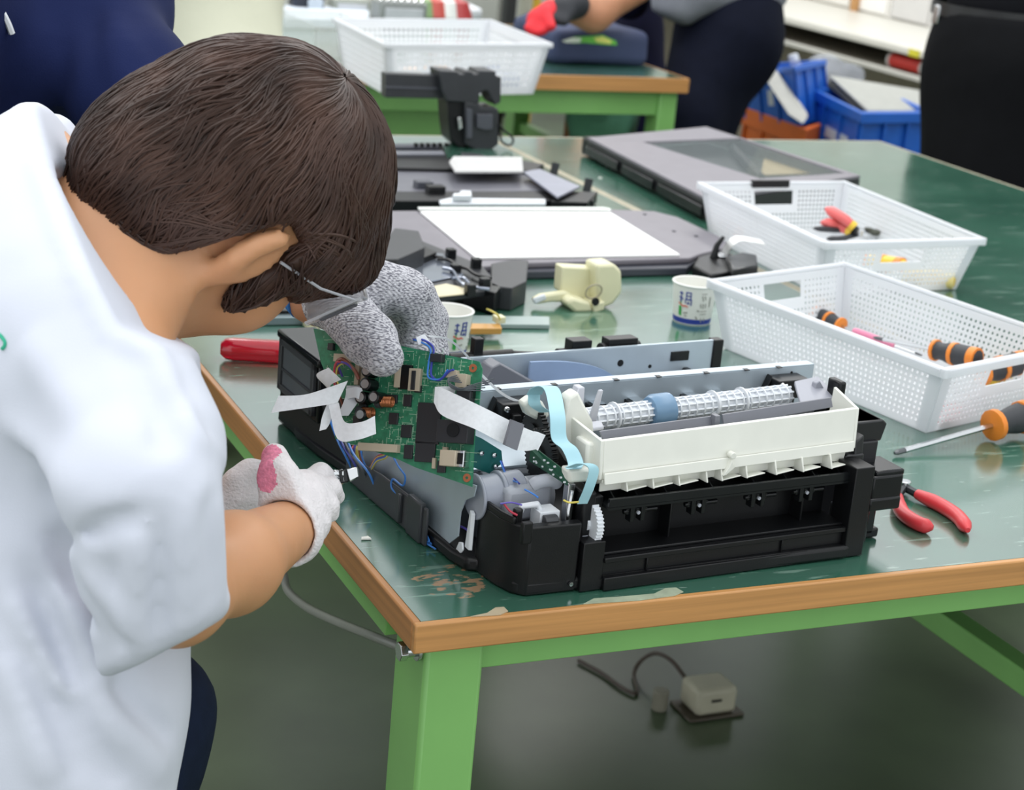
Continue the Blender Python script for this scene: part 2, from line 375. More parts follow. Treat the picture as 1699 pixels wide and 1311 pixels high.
# front panel with deep recess
b = MB()
b.box((.074, -.014, .001), (.094, .004, .043)); b.box((.336, -.018, .001), (.356, .008, .083))
b.box((.094, -.018, .001), (.336, -.010, .012)); b.box((.094, -.016, .024), (.336, -.006, .0285))
b.box((.094, -.012, .012), (.336, -.010, .024))
for u in (.135, .27): b.box((u, -.0145, .012), (u + .0015, -.009, .026))
b.box((.094, .020, .012), (.336, .024, .075))
b.box((.088, .000, .043), (.096, .022, .076)); b.box((.094, -.010, .0285), (.336, .022, .031))
for u in (.165, .30): b.box((u, .004, .030), (u + .002, .022, .070))
pp(b, 'front_panel', BLK, .0008)
# ribbed shelf on top of the recess
b = MB(); b.box((.096, -.010, .069), (.337, -.007, .0765)); b.box((.096, -.010, .067), (.337, .02, .070))
for i, u in enumerate([.105, .127, .155, .20, .242, .275, .305, .332]):
    b.prism([(u, -.008, .07), (u, .02, .07), (u, .02, .084)], (.0015, 0, 0)); b.prism([(u, .02, .084), (u + .009, .02, .07), (u, .006, .07)], (.0006, 0, 0))
b.box((.096, .019, .069), (.337, .022, .083)); pp(b, 'ribbed_shelf', BLKG, .0004)
for i, u in enumerate([.128, .187, .247, .297]):
    b = MB(); b.box((u - .007, -.004, .052), (u - .003, .004, .069)); b.box((u + .003, -.004, .052), (u + .007, .004, .069)); b.box((u - .010, -.002, .058), (u + .010, .003, .063))
    b.cyl((u - .012, 0, .0605), (u + .02, 0, .0605), .0022, 10)
    c = pp(b, 'clip', BLKG, .0005); q = MB(); q.cyl((u - .0005, -.0042, .0605), (u - .0005, -.0058, .0605), .0016, 10); pp(q, 'pin', LGR, 0, c)
# white paper guide in front
b = MB()
WL, WR = .093, .348
b.prism([(WL, .0, .090), (WL, .003, .122), (WR + .003, .012, .126), (WR, .006, .092)], (0, .004, 0))
b.prism([(WL, .0, .090), (WR, .006, .092), (WR, .022, .086), (WL, .018, .084)], (0, 0, -.003))
b.prism([(WL, .003, .122), (WL - .004, .05, .128), (WL - .002, .06, .10), (WL, .02, .085), (WL, .0, .090)], (-.003, 0, 0))
b.prism([(WR, .006, .092), (WR + .003, .012, .126), (WR + .013, .058, .130), (WR + .013, .06, .10), (WR, .03, .086)], (.003, 0, 0))
b.prism([(WL + .002, .0055, .0775), (WR - .004, .0105, .0795), (WR - .002, .0105, .093), (WL + .002, .0055, .091)], (0, .0016, 0)); b.box((WL, .050, .082), (WR + .01, .054, .098))
for i, u in enumerate([.115, .140, .165, .192, .207, .232, .262, .29, .32]):
    b.prism([(u, .001, .091), (u, -.004, .079), (u, .012, .078), (u, .016, .086)], (.0016, 0, 0))
    if i not in (3,): b.prism([(u, -.003, .080), (u, .012, .078), (u + .02, .012, .079), (u + .02, -.002, .082)], (0, 0, -.0012))
b.prism([(WL, -.001, .096), (WR, .006, .099), (WR, .005, .090), (WL, -.003, .087)], (0, -.0015, 0))
b.prism([(.2145, -.004, .097), (.2185, -.004, .090), (.2105, -.004, .084), (.2075, -.004, .0835), (.2125, -.004, .091)], (0, .006, 0))
b.cyl((.2155, -.004, .1005), (.2155, .002, .1005), .003, 12)
pg = pp(b, 'paper_guide', WHP, .0007)
b = MB(); b.prism([(WL + .006, .012, .116), (WL + .003, .016, .125), (WL + .115, .022, .127), (WL + .115, .018, .119)], (0, .002, 0)); b.prism([(WL + .125, .018, .119), (WL + .125, .022, .1275), (WR - .008, .034, .1295), (WR - .008, .030, .122)], (0, .002, 0))
b.box((WL + .113, .015, .118), (WL + .118, .022, .1295)); pp(b, 'seal_strip', MGR, .0004)
# long roller with ribs
RV, RW = .088, .108
b = MB(); b.tube([(.118, RV, RW), (.345, RV + .012, RW + .002)], .0075, 20)
ax0 = np.array([.118, RV, RW]); ax1 = np.array([.345, RV + .012, RW + .002]); dx = (ax1 - ax0) / np.linalg.norm(ax1 - ax0)
for t_ in np.linspace(.03, .97, 26): b.tube([ax0 + (ax1 - ax0) * t_, ax0 + (ax1 - ax0) * t_ + dx * .0013], .0102, 20)
for k in range(10):
    w_ = 2 * math.pi * k / 10; o_ = np.array([0, math.cos(w_), math.sin(w_)]) * .0089
    b.tube([ax0 + o_, ax1 + o_], .0011, 4)
for t_ in (.16, .62, .76): b.tube([ax0 + (ax1 - ax0) * t_, ax0 + (ax1 - ax0) * t_ + dx * .0015], .0122, 20)
ro = pp(b, 'roller', WHP2, 0, smooth=True)
b = MB(); c0 = ax0 + (ax1 - ax0) * .345; c1 = ax0 + (ax1 - ax0) * .415
b.tube([c0 - dx * .005, c0, c1, c1 + dx * .0], [.0125, .0150, .0150, .0140], 28); pp(b, 'drive_ring', BLUR, .0006, ro)
b = MB()
b.prism([pv(x, y, .082) for x, y in [(1300, 706), (1301, 690), (1318, 680), (1338, 668), (1350, 652), (1354, 636), (1361, 632), (1368, 645), (1371, 668), (1378, 684), (1388, 694), (1386, 704)]], (0, .006, 0)); b.prism([(.330, .062, .112), (.378, .068, .112), (.376, .10, .122), (.35, .10, .119)], (0, 0, .004))
pp(b, 'end_bracket', MGR if False else mat('bracket_grey', '9a9ca6', .4), .001)
b = MB(); b.prism([(.110, .070, .098), (.104, .074, .126), (.112, .080, .140), (.119, .082, .139), (.120, .082, .110), (.128, .075, .104)], (0, .010, 0)); b.prism([(.098, .058, .108), (.128, .06, .108), (.128, .066, .112), (.098, .066, .112)], (0, 0, .003))
b.prism([(.118, .070, .112), (.122, .064, .142), (.126, .064, .142), (.126, .07, .112)], (0, .003, 0)); pp(b, 'end_bracket', mat('bracket_light', 'c2c4cc', .4), .001)
b = MB(); b.box((.371, .062, .100), (.379, .080, .132)); pp(b, 'end_seal', BLKG, .002)
# white left moulding
b = MB()
b.prism([pv(x, y, .045) for x, y in [(935, 690), (944, 660), (960, 650), (985, 700), (990, 760), (950, 775), (930, 740)]], (0, .014, 0)); b.prism([pv(x, y, .012) for x, y in [(975, 735), (1004, 735), (1006, 803), (985, 806), (972, 770)]], (0, .02, 0))
b.prism([pv(x, y, .085) for x, y in [(868, 672), (884, 660), (902, 668), (914, 690), (900, 702), (876, 690)]], (0, .012, 0))
b.prism([pv(x, y, .0) for x, y in [(944, 781), (975, 778), (986, 782), (985, 800), (944, 803)]], (0, .014, 0))
pp(b, 'side_moulding', WHP, .0025)
# rails
def sheet_rail(name, u0, u1, v0, v1, wt, wb, holes, lip=.012):
    b = MB(); d = np.array([u1 - u0, v1 - v0, 0]); L_ = np.linalg.norm(d); d /= L_; nrm = np.array([-d[1], d[0], 0])
    p = lambda s_, w_: np.array([u0, v0, 0]) + d * s_ + np.array([0, 0, w_])
    b.prism([p(0, wb), p(L_, wb), p(L_, wt), p(0, wt)], nrm * .0012)
    b.prism([p(0, wt), p(L_, wt), p(L_, wt) + nrm * lip, p(0, wt) + nrm * lip], (0, 0, .0012))
    o = pp(b, name, ZINC, .0004)
    if holes:
        q = MB()
        for s_, w_, r_ in holes: q.cyl(p(s_ * L_, w_) - nrm * .0004, p(s_ * L_, w_) + nrm * .0004, r_, 14)
        pp(q, 'rail_hole', BLK, 0, o)
        tag(bpy.data.objects[q.__dict__.get('n', o.name)], None)
    return o, p, nrm, L_
mr, p1, n1, L1 = sheet_rail('front_rail', .050, .424, .163, .166, .1125, .060, [(.93, .107, .0013), (.10, .104, .002)], .012)
for s_ in (.08, .23, .40, .52, .66, .78, .88):
    q = MB(); q.box((.050 + .374 * s_, .1628, .1132), (.055 + .374 * s_, .168, .1140)); pp(q, 'slot', BLK, 0, mr)
for s_ in (.33, .44, .60, .68, .27):
    q = MB(); a = p1(s_ * L1, .089); q.box(a + (-.002, -.014, 0), a + (.012, 0, .006)); pp(q, 'spring_clip', BLKG, .0005); q = MB(); q.box(a + (.001, -.012, .006), a + (.013, .0, .0072)); pp(q, 'spring_tab', CHROME, 0)
for s_, sg in ((.865, 1), (.085, -1)):
    a = p1(s_ * L1, .087); q = MB(); q.box(a + (-.006, -.022, .002), a + (.030, -.0005, .020)); q.box(a + (.002, -.028, .0), a + (.010, -.02, .012)); q.prism([a + (-.014, -.010, 0), a + (-.004, -.010, 0), a + (-.005, -.010, .022)], (0, .009, 0))
    o_ = pp(q, 'bearing_block', BLK, .001); q = MB(); q.lathe([(0, -.0025), (.0022, -.002), (.0028, 0), (.0028, .001)], a + (-.002, -.0225, .016), (0, 1, 0), 14); q.lathe([(0, -.0025), (.0022, -.002), (.0028, 0), (.0028, .001)], a + (.027, -.0225, .018), (0, 1, 0), 14); pp(q, 'screw', CHROME, 0, o_)
rr, p2, n2, L2 = sheet_rail('rear_rail', .135, .438, .335, .340, .084, .040, [(.60, .068, .0036), (.72, .062, .002)], .004)
b = MB(); a = p2(.985 * L2, 0); b.box(a + (-.004, -.002, .034), a + (.008, .010, .0855)); pp(b, 'rail_end', BLK, .001)
b = MB(); a = p2(.80 * L2, 0); b.box(a + (0, -.0015, .066), a + (.022, .001, .076)); pp(b, 'rail_label', BLKG, .0005)
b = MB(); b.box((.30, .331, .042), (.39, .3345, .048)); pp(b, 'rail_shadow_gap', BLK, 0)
# frosted arc in front of the rear rail
b = MB(); n_ = 24; arc = []
for k in range(n_ + 1):
    t_ = k / n_; arc.append((.205 + .11 * t_, .325, .040 + .040 * math.sqrt(max(0, 1 - t_ ** 2.2))))
b.prism([(.205, .325, .04)] + arc, (0, .003, 0)); pp(b, 'encoder_film', mat('blue_film', '93a8c8', .25), 0)
b = MB(); b.prism([(.135, .30, .060), (.150, .30, .086), (.160, .305, .088), (.215, .305, .058), (.215, .305, .050), (.150, .30, .056)], (0, .022, 0)); pp(b, 'carriage_arm', MGR, .0015)
# things between rails
b = MB(); b.box((.05, .18, .048), (.42, .33, .052)); pp(b, 'inner_floor', mat('inner_grey', '8d97a3', .35, .3), 0)
for u, v, l_, w_, m_ in [(.08, .25, .10, .010, MGR), (.07, .22, .15, .008, LGR), (.09, .29, .05, .012, WHP2), (.20, .26, .08, .006, MGR)]:
    q = MB(); q.box((u, v, .050), (u + l_, v + .012, .060 + w_)); pp(q, 'inner_bar', m_, .001)
q = MB(); q.box((.145, .222, .068), (.165, .23, .072)); pp(q, 'tab', mat('pink_tab', 'c8507a', .4), 0)
# black knobs behind the rear rail
b = MB(); b.cyl((.250, .352, .075), (.278, .352, .075), .008, 18); b.cyl((.27, .352, .076), (.31, .352, .076), .005, 18); b.cyl((.300, .352, .077), (.345, .352, .078), .009, 18); b.box((.262, .344, .080), (.285, .36, .092)); b.box((.305, .345, .078), (.340, .36, .091)); pp(b, 'rear_roller', BLK, .001)
b = MB(); b.cyl((.125, .345, .082), (.195, .345, .082), .006, 16); b.box((.150, .340, .082), (.160, .35, .102)); b.cyl((.19, .345, .082), (.225, .345, .078), .005, 14); pp(b, 'rear_roller', BLK, .001)
# right tower
b = MB()
b.box((.362, .030, .086), (.398, .082, .106)); b.prism([(.398, .028, .106), (.404, .030, .102), (.400, .03, .086), (.362, .028, .086), (.362, .028, .106)], (0, .052, 0))
b.box((.364, .026, .012), (.394, .075, .088)); b.prism([(.356, .004, .001), (.356, .012, .095), (.366, .014, .10), (.368, .006, .001)], (0, .02, 0))
b.box((.345, .010, .064), (.366, .03, .084))
pp(b, 'right_tower', DGR if False else mat('tower_black', '1b1c1f', .38, var=.08), .0014)
b = MB(); b.box((.374, .002, .036), (.408, .045, .064)); b.box((.378, .004, .062), (.41, .04, .068)); b.box((.372, .0, .032), (.407, .03, .044)); pp(b, 'latch_box', BLKG, .002)
b = MB(); b.box((.352, .004, .001), (.378, .03, .034)); b.box((.376, .012, .004), (.392, .04, .034)); b.box((.366, .012, .001), (.398, .06, .010)); pp(b, 'right_foot', BLKG, .002)
b = MB(); b.box((.394, .07, .001), (.402, .42, .058)); b.box((.02, .42, .001), (.40, .432, .05)); pp(b, 'outer_wall', BLK, .002)
# steel side plate (left) and rest of the left bay
b = MB()
b.prism([pu(x, y, .004) for x, y in [(598, 728), (700, 770), (790, 806), (786, 824), (772, 830), (764, 850), (760, 890), (742, 905), (726, 893), (700, 878), (655, 812), (628, 800), (606, 782)]], (.0012, 0, 0))
pp(b, 'side_plate', ZINC, .0003)
b = MB(); b.prism([(.006, .052, .018), (.006, .052, .050), (.0065, .056, .052), (.0065, .060, .018)], (.003, -.002, 0)); b.prism([(.004, .072, .008), (.004, .066, .020), (.004, .060, .022), (.004, .058, .016), (.004, .066, .006)], (.002, 0, 0)); pp(b, 'bracket', WHP2, .0008)
b = MB()
b.cyl((.012, .058, .062), (.052, .058, .064), .0165, 28); b.cyl((.010, .058, .062), (.013, .058, .062), .019, 28); b.cyl((.030, .058, .063), (.034, .058, .063), .0185, 28)
mo = pp(b, 'motor', mat('motor_grey', '9a9fab', .38, var=.05), .001)
b = MB(); b.cyl((.052, .056, .060), (.078, .056, .060), .015, 24); b.box((.028, .035, .045), (.070, .060, .074)); b.cyl((.05, .030, .052), (.066, .030, .052), .008, 20)
pp(b, 'gearbox', LGR, .004)
b = MB(); b.tube(bez([(.046, .03, .078), (.052, .028, .082), (.064, .028, .082), (.07, .03, .078)], 4), .0055, 16); pp(b, 'cable_clip', LGR, .001)
b = MB(); b.tube([(.030, .030, .036), (.034, .020, .066), (.045, .016, .068), (.05, .016, .06)], .003, 8); b.box((.044, .008, .050), (.062, .024, .064)); pp(b, 'sensor_housing', WHP2, .0015)
b = MB(); b.cyl((.046, .006, .056), (.058, .006, .056), .0062, 18); pp(b, 'cable_choke', DGR, .001)
b = MB(); b.box((.070, .012, .030), (.076, .020, .084)); b.tube(bez([(.071, .008, .08), (.068, .006, .06), (.070, .005, .046), (.078, .004, .044)], 5), .0018, 8); pp(b, 'steel_post', CHROME, .0005)
# gears
def gear(c, r, th, teeth, m, name='gear'):
    b = MB(); pr = []
    for k in range(teeth * 4):
        w_ = 2 * math.pi * k / (teeth * 4); rr_ = r if (k % 4) < 2 else r * .92; pr.append((c[0], c[1] + rr_ * math.cos(w_), c[2] + rr_ * math.sin(w_)))
    b.prism(pr, (th, 0, 0)); b.cyl((c[0] - th * .4, c[1], c[2]), (c[0] + th * 1.4, c[1], c[2]), r * .4, 16); return pp(b, name, m, 0)
gear((.086, .006, .052), .0185, .006, 36, WHP2); gear((.080, .012, .040), .013, .005, 26, LGR)
gear((.068, .06, .090), .024, .005, 40, BLK); gear((.078, .09, .100), .020, .005, 34, BLK)
b = MB(); b.box((.078, .0, .030), (.09, .03, .080)); pp(b, 'inner_block', BLK, .002)
b = MB(); b.box((.030, .075, .012), (.090, .150, .070)); pp(b, 'inner_frame', mat('frame_dark', '4a5058', .4, .3), .002)
b = MB(); b.prism([(.02, .09, .07), (.02, .155, .08), (.10, .155, .085), (.10, .09, .07)], (0, 0, .002)); pp(b, 'inner_cover', ZINC, 0)
# little boards
def small_board(pxs, dv, m, name, th):
    b = MB(); P = [pv(x, y, v_) for (x, y), v_ in zip(pxs, dv)]; b.prism(P, th); return pp(b, name, m, 0), P
sb, SP = small_board([(880, 745), (887, 743), (944, 787), (941, 806), (878, 765)], [.045, .045, .004, .002, .045], PCBD, 'key_board', (.0012, .001, 0))
for i in range(26):
    a_, c_ = random.random() * .9 + .05, random.random() * .7 + .15
    p = SP[1] * (1 - a_) * c_ + SP[2] * a_ * c_ + SP[4] * (1 - a_) * (1 - c_) + SP[3] * a_ * (1 - c_)
    q = MB(); q.box(p + (-.0016, -.0014, -.0006), p + (.0002, -.0002, .0006)); 
    if i < 14: pp(q, 'solder_pad', WHP2, 0, sb)
tb, TP = small_board([(786, 722), (800, 728), (832, 748), (834, 768), (812, 786), (786, 776)], [.075] * 6, TEAL, 'sensor_board', (0, .0015, 0))
for x, y in ((799, 752), (820, 755), (822, 774)): q = MB(); c = pv(x, y, .073); q.lathe([(0, -.002), (.002, -.001), (.002, .001)], c, (0, 1, 0), 12); pp(q, 'solder_joint', CHROME, 0, tb)
# light blue flat cables
cw = np.array([.013, -.002, 0])
b = MB(); pth = [pv(886, 655, .085), pv(893, 645, .08), pv(908, 641, .07), pv(918, 652, .06), pv(925, 690, .035), pv(928, 728, .025), pv(945, 745, .015), pv(955, 768, .005), pv(952, 778, -.004)]
b.ribbon(bez(pth, 6), cw, .0005); b.ribbon(bez([pv(886, 655, .085), pv(888, 672, .08), pv(905, 684, .08)], 6), cw * .8, .0005)
b.ribbon(bez([pv(945, 776, -.004), pv(968, 769, -.006), pv(985, 778, -.008), pv(978, 808, -.010), pv(966, 836, -.008)], 6), np.array([.011, .003, -.002]), .0005)
pp(b, 'flat_cable', CYAN, 0, smooth=True)
def wire(pts, m, r=.0007, parent=None, local=True, n=6):
    pts = [np.array([p[0], p[1], max(p[2], .003)]) for p in pts]; b = MB(); b.tube(bez(pts, 6), r, n); return b.obj('wire', m, parent or PR, local=local, smooth=True)
wire([pv(830, 765, .07), pv(838, 785, .06), pv(850, 797, .05), pv(858, 800, .04)], WBL)
wire([pv(832, 765, .07), pv(841, 788, .06), pv(853, 794, .05), pv(862, 803, .04)], WNB)
wire([pv(830, 836, .01), pv(848, 834, .008), pv(866, 838, .006)], WPU); wire([pv(836, 836, .01), pv(846, 848, .008), pv(858, 855, .006)], WRD, .0009); wire([pv(870, 812, .02), pv(885, 820, .015), pv(893, 826, .01)], WBL)
wire([pu(758, 872, .010), pu(770, 876, .012), pu(782, 885, .014)], WPU, .001)
wire([pu(700, 880, -.001), pu(706, 893, -.002), pu(716, 903, -.001), pu(703, 905, -.003)], WBL, .0009); wire([pu(703, 878, -.002), pu(712, 897, -.003), pu(706, 910, -.004), pu(722, 918, -.002)], WBL, .0008)
wire([pu(640, 690, -.01), pu(646, 740, -.012), pu(660, 772, -.010), pu(672, 790, -.006), pu(668, 806, -.006), pu(652, 795, -.006), pu(650, 810, -.008), pu(664, 824, -.006)], WBL, .0009)
wire([pu(960, 833, .06), pu(945, 834, .055), pu(935, 830, .05)], WYE, .0008)
for i, (m_, dx_) in enumerate([(WNB, 0), (WYE, 4), (WBR, 9), (WPU, 2), (WYE, 6), (WRD, -4), (WBR, -8), (WBL, 12)]):
    wire([pu(590 + dx_, 735 + i, -.004), pu(587 + dx_, 750, -.008), pu(592 + dx_, 768, -.006), pu(598 + dx_ * 1.5, 782 + i, -.002)], m_, .0008)
for i, m_ in enumerate((WRD, WYE, WPU, WBL, WYE)):
    wire([pu(648, 741 + i * 2, -.012), pu(640, 752 + i * 2, -.014), pu(625, 758 + i * 2, -.010), pu(614, 776 + i * 2, -.005)], m_, .0008)
for i, m_ in enumerate((WBL, WNB, WGY, WBL)):
    wire([pu(545 + 9 * i, 690 + 10 * i, -.006), pu(560 + 9 * i, 730 + 8 * i, -.016), pu(575 + 12 * i, 760 + 8 * i, -.012), pu(590 + 12 * i, 790 + 9 * i, -.004)], m_, .0011)
# ================================================================== MAIN CIRCUIT BOARD, lifted by the gloved hand
bTR, bBR, bTL = pd(797, 603, 1.42), pd(781, 806, 1.413), pd(520, 548, 1.492)
EZ = (bTR - bBR) / np.linalg.norm(bTR - bBR); ex_ = bTR - bTL; EX = ex_ - EZ * (ex_ @ EZ); BWD = np.linalg.norm(EX); EX /= BWD; BHT = np.linalg.norm(bTR - bBR); EN = np.cross(EX, EZ)
if EN @ (CP - bTR) < 0: EN = -EN
BO = bBR
def pb(x, y, off=0.):   # photo pixel -> (a,b) on the board, a measured leftwards
    r = ray(x, y); t_ = ((BO + EN * off - CP) @ EN) / (r @ EN); q = CP + r * t_ - BO; return q @ EX, q @ EZ
def bpt(a, b_, n_=0.): return BO + EX * a + EZ * b_ + EN * n_
CB = empty('circuit_board', BO, 'green main circuit board of the printer, held upright by the grey gloved hand', 'circuit board')
def bbox(x0, y0, x1, y1, h, m, name, bev=.0003, parent=None, off=0.):
    a0, b0 = pb(x0, y0); a1, b1 = pb(x1, y1); lo = (min(a0, a1), min(b0, b1)); hi = (max(a0, a1), max(b0, b1)); q = MB()
    P = lambda n_: [bpt(lo[0], lo[1], n_), bpt(hi[0], lo[1], n_), bpt(hi[0], hi[1], n_), bpt(lo[0], hi[1], n_)]
    q.hexa(P(off), P(off + h)); return q.obj(name, m, parent or CB, bev=bev)
corners = [pb(*p) for p in [(520, 545), (795, 600), (800, 612), (792, 700), (788, 712), (783, 808), (690, 776), (660, 762), (600, 742), (556, 728), (552, 650), (532, 600)]]
q = MB(); q.prism([bpt(a, b_) for a, b_ in corners], -EN * .0013); q.obj('substrate', PCB, CB)
q = MB()      # tracks and pads
rg = random.Random(3)
for i in range(520):
    x = rg.uniform(640, 785); y = rg.uniform(575 + (x - 640) * .2, 765 + (x - 700) * .3)
    a, b_ = pb(x, y); l_ = rg.choice([.0012, .002, .005, .009]); w_ = .00035
    if rg.random() < .5: l_, w_ = w_, l_
    q.hexa([bpt(a, b_, .0001), bpt(a + l_, b_, .0001), bpt(a + l_, b_ + w_, .0001), bpt(a, b_ + w_, .0001)], [bpt(a, b_, .0003), bpt(a + l_, b_, .0003), bpt(a + l_, b_ + w_, .0003), bpt(a, b_ + w_, .0003)])
for i in range(260):
    y = rg.uniform(560, 740); x = rg.uniform(535 + max(0, (y - 600) * .2), 650)
    if y < 552 + (x - 520) * .2: continue
    a, b_ = pb(x, y); l_ = rg.choice([.0012, .002, .004]); w_ = .00035
    if rg.random() < .5: l_, w_ = w_, l_
    q.hexa([bpt(a, b_, .0001), bpt(a + l_, b_, .0001), bpt(a + l_, b_ + w_, .0001), bpt(a, b_ + w_, .0001)], [bpt(a, b_, .0003), bpt(a + l_, b_, .0003), bpt(a + l_, b_ + w_, .0003), bpt(a, b_ + w_, .0003)])
tag(q.obj('printed_track', mat('pale_track', '9fc0a6', .4, var=.1), CB), kind='stuff')
CHIP = mat('chip_black', '25272b', .35, var=.08); BEI = mat('beige_connector', 'b9ad98', .4, var=.06); CUP = mat('copper_coil', 'b8734c', .3, .7)
for c in [(696, 668, 729, 738), (738, 698, 786, 738), (692, 732, 722, 768), (715, 750, 727, 784) if False else (673, 738, 685, 762), (728, 765, 740, 785), (672, 655, 683, 675), (648, 685, 661, 705), (668, 705, 683, 727), (644, 655, 660, 670), (690, 640, 700, 652)]:
    ch = bbox(*c, .0022 if c[0] != 738 else .012, CHIP, 'chip')
    if c[0] in (696, 692, 738):
        q = MB(); 
        for k in range(12):
            a0, b0 = pb(c[0], c[1]); a1, b1 = pb(c[2], c[3]); t_ = (k + .5) / 12
            q.hexa([bpt(a0 - .0008 * np.sign(a1 - a0), b0 + (b1 - b0) * t_, .0002), bpt(a0, b0 + (b1 - b0) * t_, .0002), bpt(a0, b0 + (b1 - b0) * t_ + .0004, .0002), bpt(a0 - .0008 * np.sign(a1 - a0), b0 + (b1 - b0) * t_ + .0004, .0002)],
                   [bpt(a0 - .0008 * np.sign(a1 - a0), b0 + (b1 - b0) * t_, .0006), bpt(a0, b0 + (b1 - b0) * t_, .0006), bpt(a0, b0 + (b1 - b0) * t_ + .0004, .0006), bpt(a0 - .0008 * np.sign(a1 - a0), b0 + (b1 - b0) * t_ + .0004, .0006)])
        q.obj('pins', CHROME, ch)
q = MB(); a, b_ = pb(764, 716); q.lathe([(.0, .0131), (.0055, .0131), (.0055, .012)], bpt(a, b_, 0), EN, 20); q.obj('port_disc', BLKG, CB)
for c, h_, m_ in [((660, 604, 667, 644), .004, BEI), ((667, 606, 683, 647), .0038, BLKG), ((683, 612, 699, 650), .004, BEI), ((688, 616, 692, 648), .005, CHIP), ((743, 615, 762, 628), .005, BEI), ((764, 622, 780, 645), .008, BEI), ((756, 748, 764, 780) if False else (737, 742, 743, 768), .003, BEI), ((720, 760, 724, 778), .003, BEI), ((600, 735, 664, 752), .006, BEI)]: bbox(*c, h_, m_, 'connector')
for c in [(566, 662, 580, 690), (600, 668, 610, 690), (548, 570, 556, 582), (590, 690, 604, 712)]: bbox(*c, .004, CHIP, 'chip')
for c in [(560, 588, 592, 602), (596, 602, 600, 640), (606, 606, 610, 640)]: bbox(*c, .006, BEI, 'connector')
us = bbox(744, 748, 768, 776, .014, BEI, 'usb_port', .0006)
bbox(764, 748, 778, 777, .010, CHROME, 'usb_shell', .0006); bbox(767, 753, 777, 772, .0108, BLK, 'usb_opening', 0)
bbox(642, 590, 657, 606, .006, CHIP, 'chip'); bbox(720, 588, 738, 602, .006, CHIP, 'chip'); bbox(778, 640, 789, 662, .006, BLKG, 'connector')
bbox(766, 650, 786, 688, .009, CHIP, 'chip')
for x, y in ((785, 611), (775, 793)):
    a, b_ = pb(x, y); q = MB(); q.lathe([(.0012, 0), (.0012, .0006), (.0034, .0006), (.0034, 0)], bpt(a, b_, 0), EN, 20); q.obj('mounting_ring', mat('copper_pad', 'b06a48', .35, .3), CB)
for x, y, r_, h_ in [(620, 640, .0052, .014), (622, 618, .0050, .014), (612, 662, .0052, .014), (636, 662, .0050, .016), (628, 600, .0048, .012), (610, 690, .005, .012)]:
    a, b_ = pb(x, y); q = MB(); q.lathe([(0, h_), (r_ * .8, h_), (r_, h_ - .0006), (r_, .0)], bpt(a, b_, 0), EN, 18); c_ = q.obj('capacitor', BLKG, CB, bev=0, smooth=True)
    q = MB(); q.lathe([(0, h_ + .0002), (r_ * .7, h_ + .0002), (r_ * .7, h_)], bpt(a, b_, 0), EN, 18); q.obj('capacitor_top', STEEL, c_)
for x, y in ((650, 668), (618, 686)):
    a, b_ = pb(x, y); q = MB(); 
    for k in range(7): q.torus(bpt(a - .005 + k * .0014, b_, .006), EX, .0038, .0008, 16, 6)
    q.obj('coil', CUP, CB, smooth=True); q = MB(); q.cyl(bpt(a - .010, b_, .006), bpt(a - .0056, b_, .006), .0055, 16); q.obj('coil_core', DGR, CB)
# wires at the top of the board
def bw(pts, m, r=.0007): b = MB(); b.tube(bez([bpt(*pb(x, y), n_) if True else 0 for x, y, n_ in pts], 6), r, 6); return b.obj('wire', m, CB, smooth=True)
bw([(683, 563, -.003), (705, 565, .002), (722, 578, .003), (720, 605, .004), (722, 625, .006), (735, 632, .006), (752, 618, .007), (760, 615, .007)], WNB, .001)
bw([(683, 563, -.003), (700, 568, .002), (718, 580, .004), (716, 605, .005), (718, 628, .007), (737, 630, .006), (750, 615, .007)], WBL, .0008)
for i in range(5): bw([(768 + i * 2, 625 + i * 3, .010), (757, 632 + i, .014), (765 + 3 * i, 648, .014), (790, 650 - 2 * i, .010), (800 + 5 * i, 648 - 5 * i, 0)], WGY, .0005)
# white flat cables
def flat(pts, wvec, m=None, th=.0005, name='flat_cable', parent=None):
    b = MB(); b.ribbon(bez(pts, 6), wvec, th); return b.obj(name, m or FFC, parent or CB, smooth=True)
def ribpx(rows, m=None, parent=None, n=6, th=.0005, name='flat_cable'):
    # rows: (x_top,y_top,x_bottom,y_bottom,depth_top[,depth_bottom])
    A = bez([pd(r_[0], r_[1], r_[4]) for r_ in rows], n); B = bez([pd(r_[2], r_[3], r_[-1]) for r_ in rows], n)
    b = MB(); b.ribbon([(p + q_) / 2 for p, q_ in zip(A, B)], [q_ - p for p, q_ in zip(A, B)], th); return b.obj(name, m or FFC, parent or CB, smooth=True)
LC = ribpx([(722, 642, 720, 668, 1.415), (738, 646, 735, 690, 1.41), (800, 675, 788, 712, 1.40), (850, 700, 838, 738, 1.41), (880, 714, 868, 748, 1.42), (905, 722, 892, 745, 1.43)])
q = MB(); a_ = (pd(851, 697, 1.405) + pd(843, 741, 1.405)) / 2
ribpx([(848, 696, 836, 738, 1.398), (868, 704, 856, 747, 1.404)], MGR, th=.004, name='ferrite_clip')
ribpx([(905, 722, 892, 748, 1.43), (885, 716, 876, 735, 1.425), (868, 728, 866, 742, 1.418)])
ribpx([(722, 642, 722, 655, 1.415), (745, 641, 745, 652, 1.425), (768, 642, 766, 652, 1.43)])
ribpx([(545, 610, 566, 630, 1.44), (525, 622, 548, 640, 1.445), (540, 640, 552, 655, 1.45)])
ribpx([(577, 632, 560, 668, 1.43), (545, 643, 540, 672, 1.425), (505, 655, 500, 678, 1.42), (462, 657, 450, 685, 1.415)])
ribpx([(548, 658, 556, 664, 1.44), (535, 690, 548, 700, 1.435), (530, 715, 541, 712, 1.43)])
ribpx([(562, 668, 545, 672, 1.43), (572, 700, 560, 728, 1.425), (600, 700, 592, 730, 1.42), (622, 690, 624, 720, 1.42)])
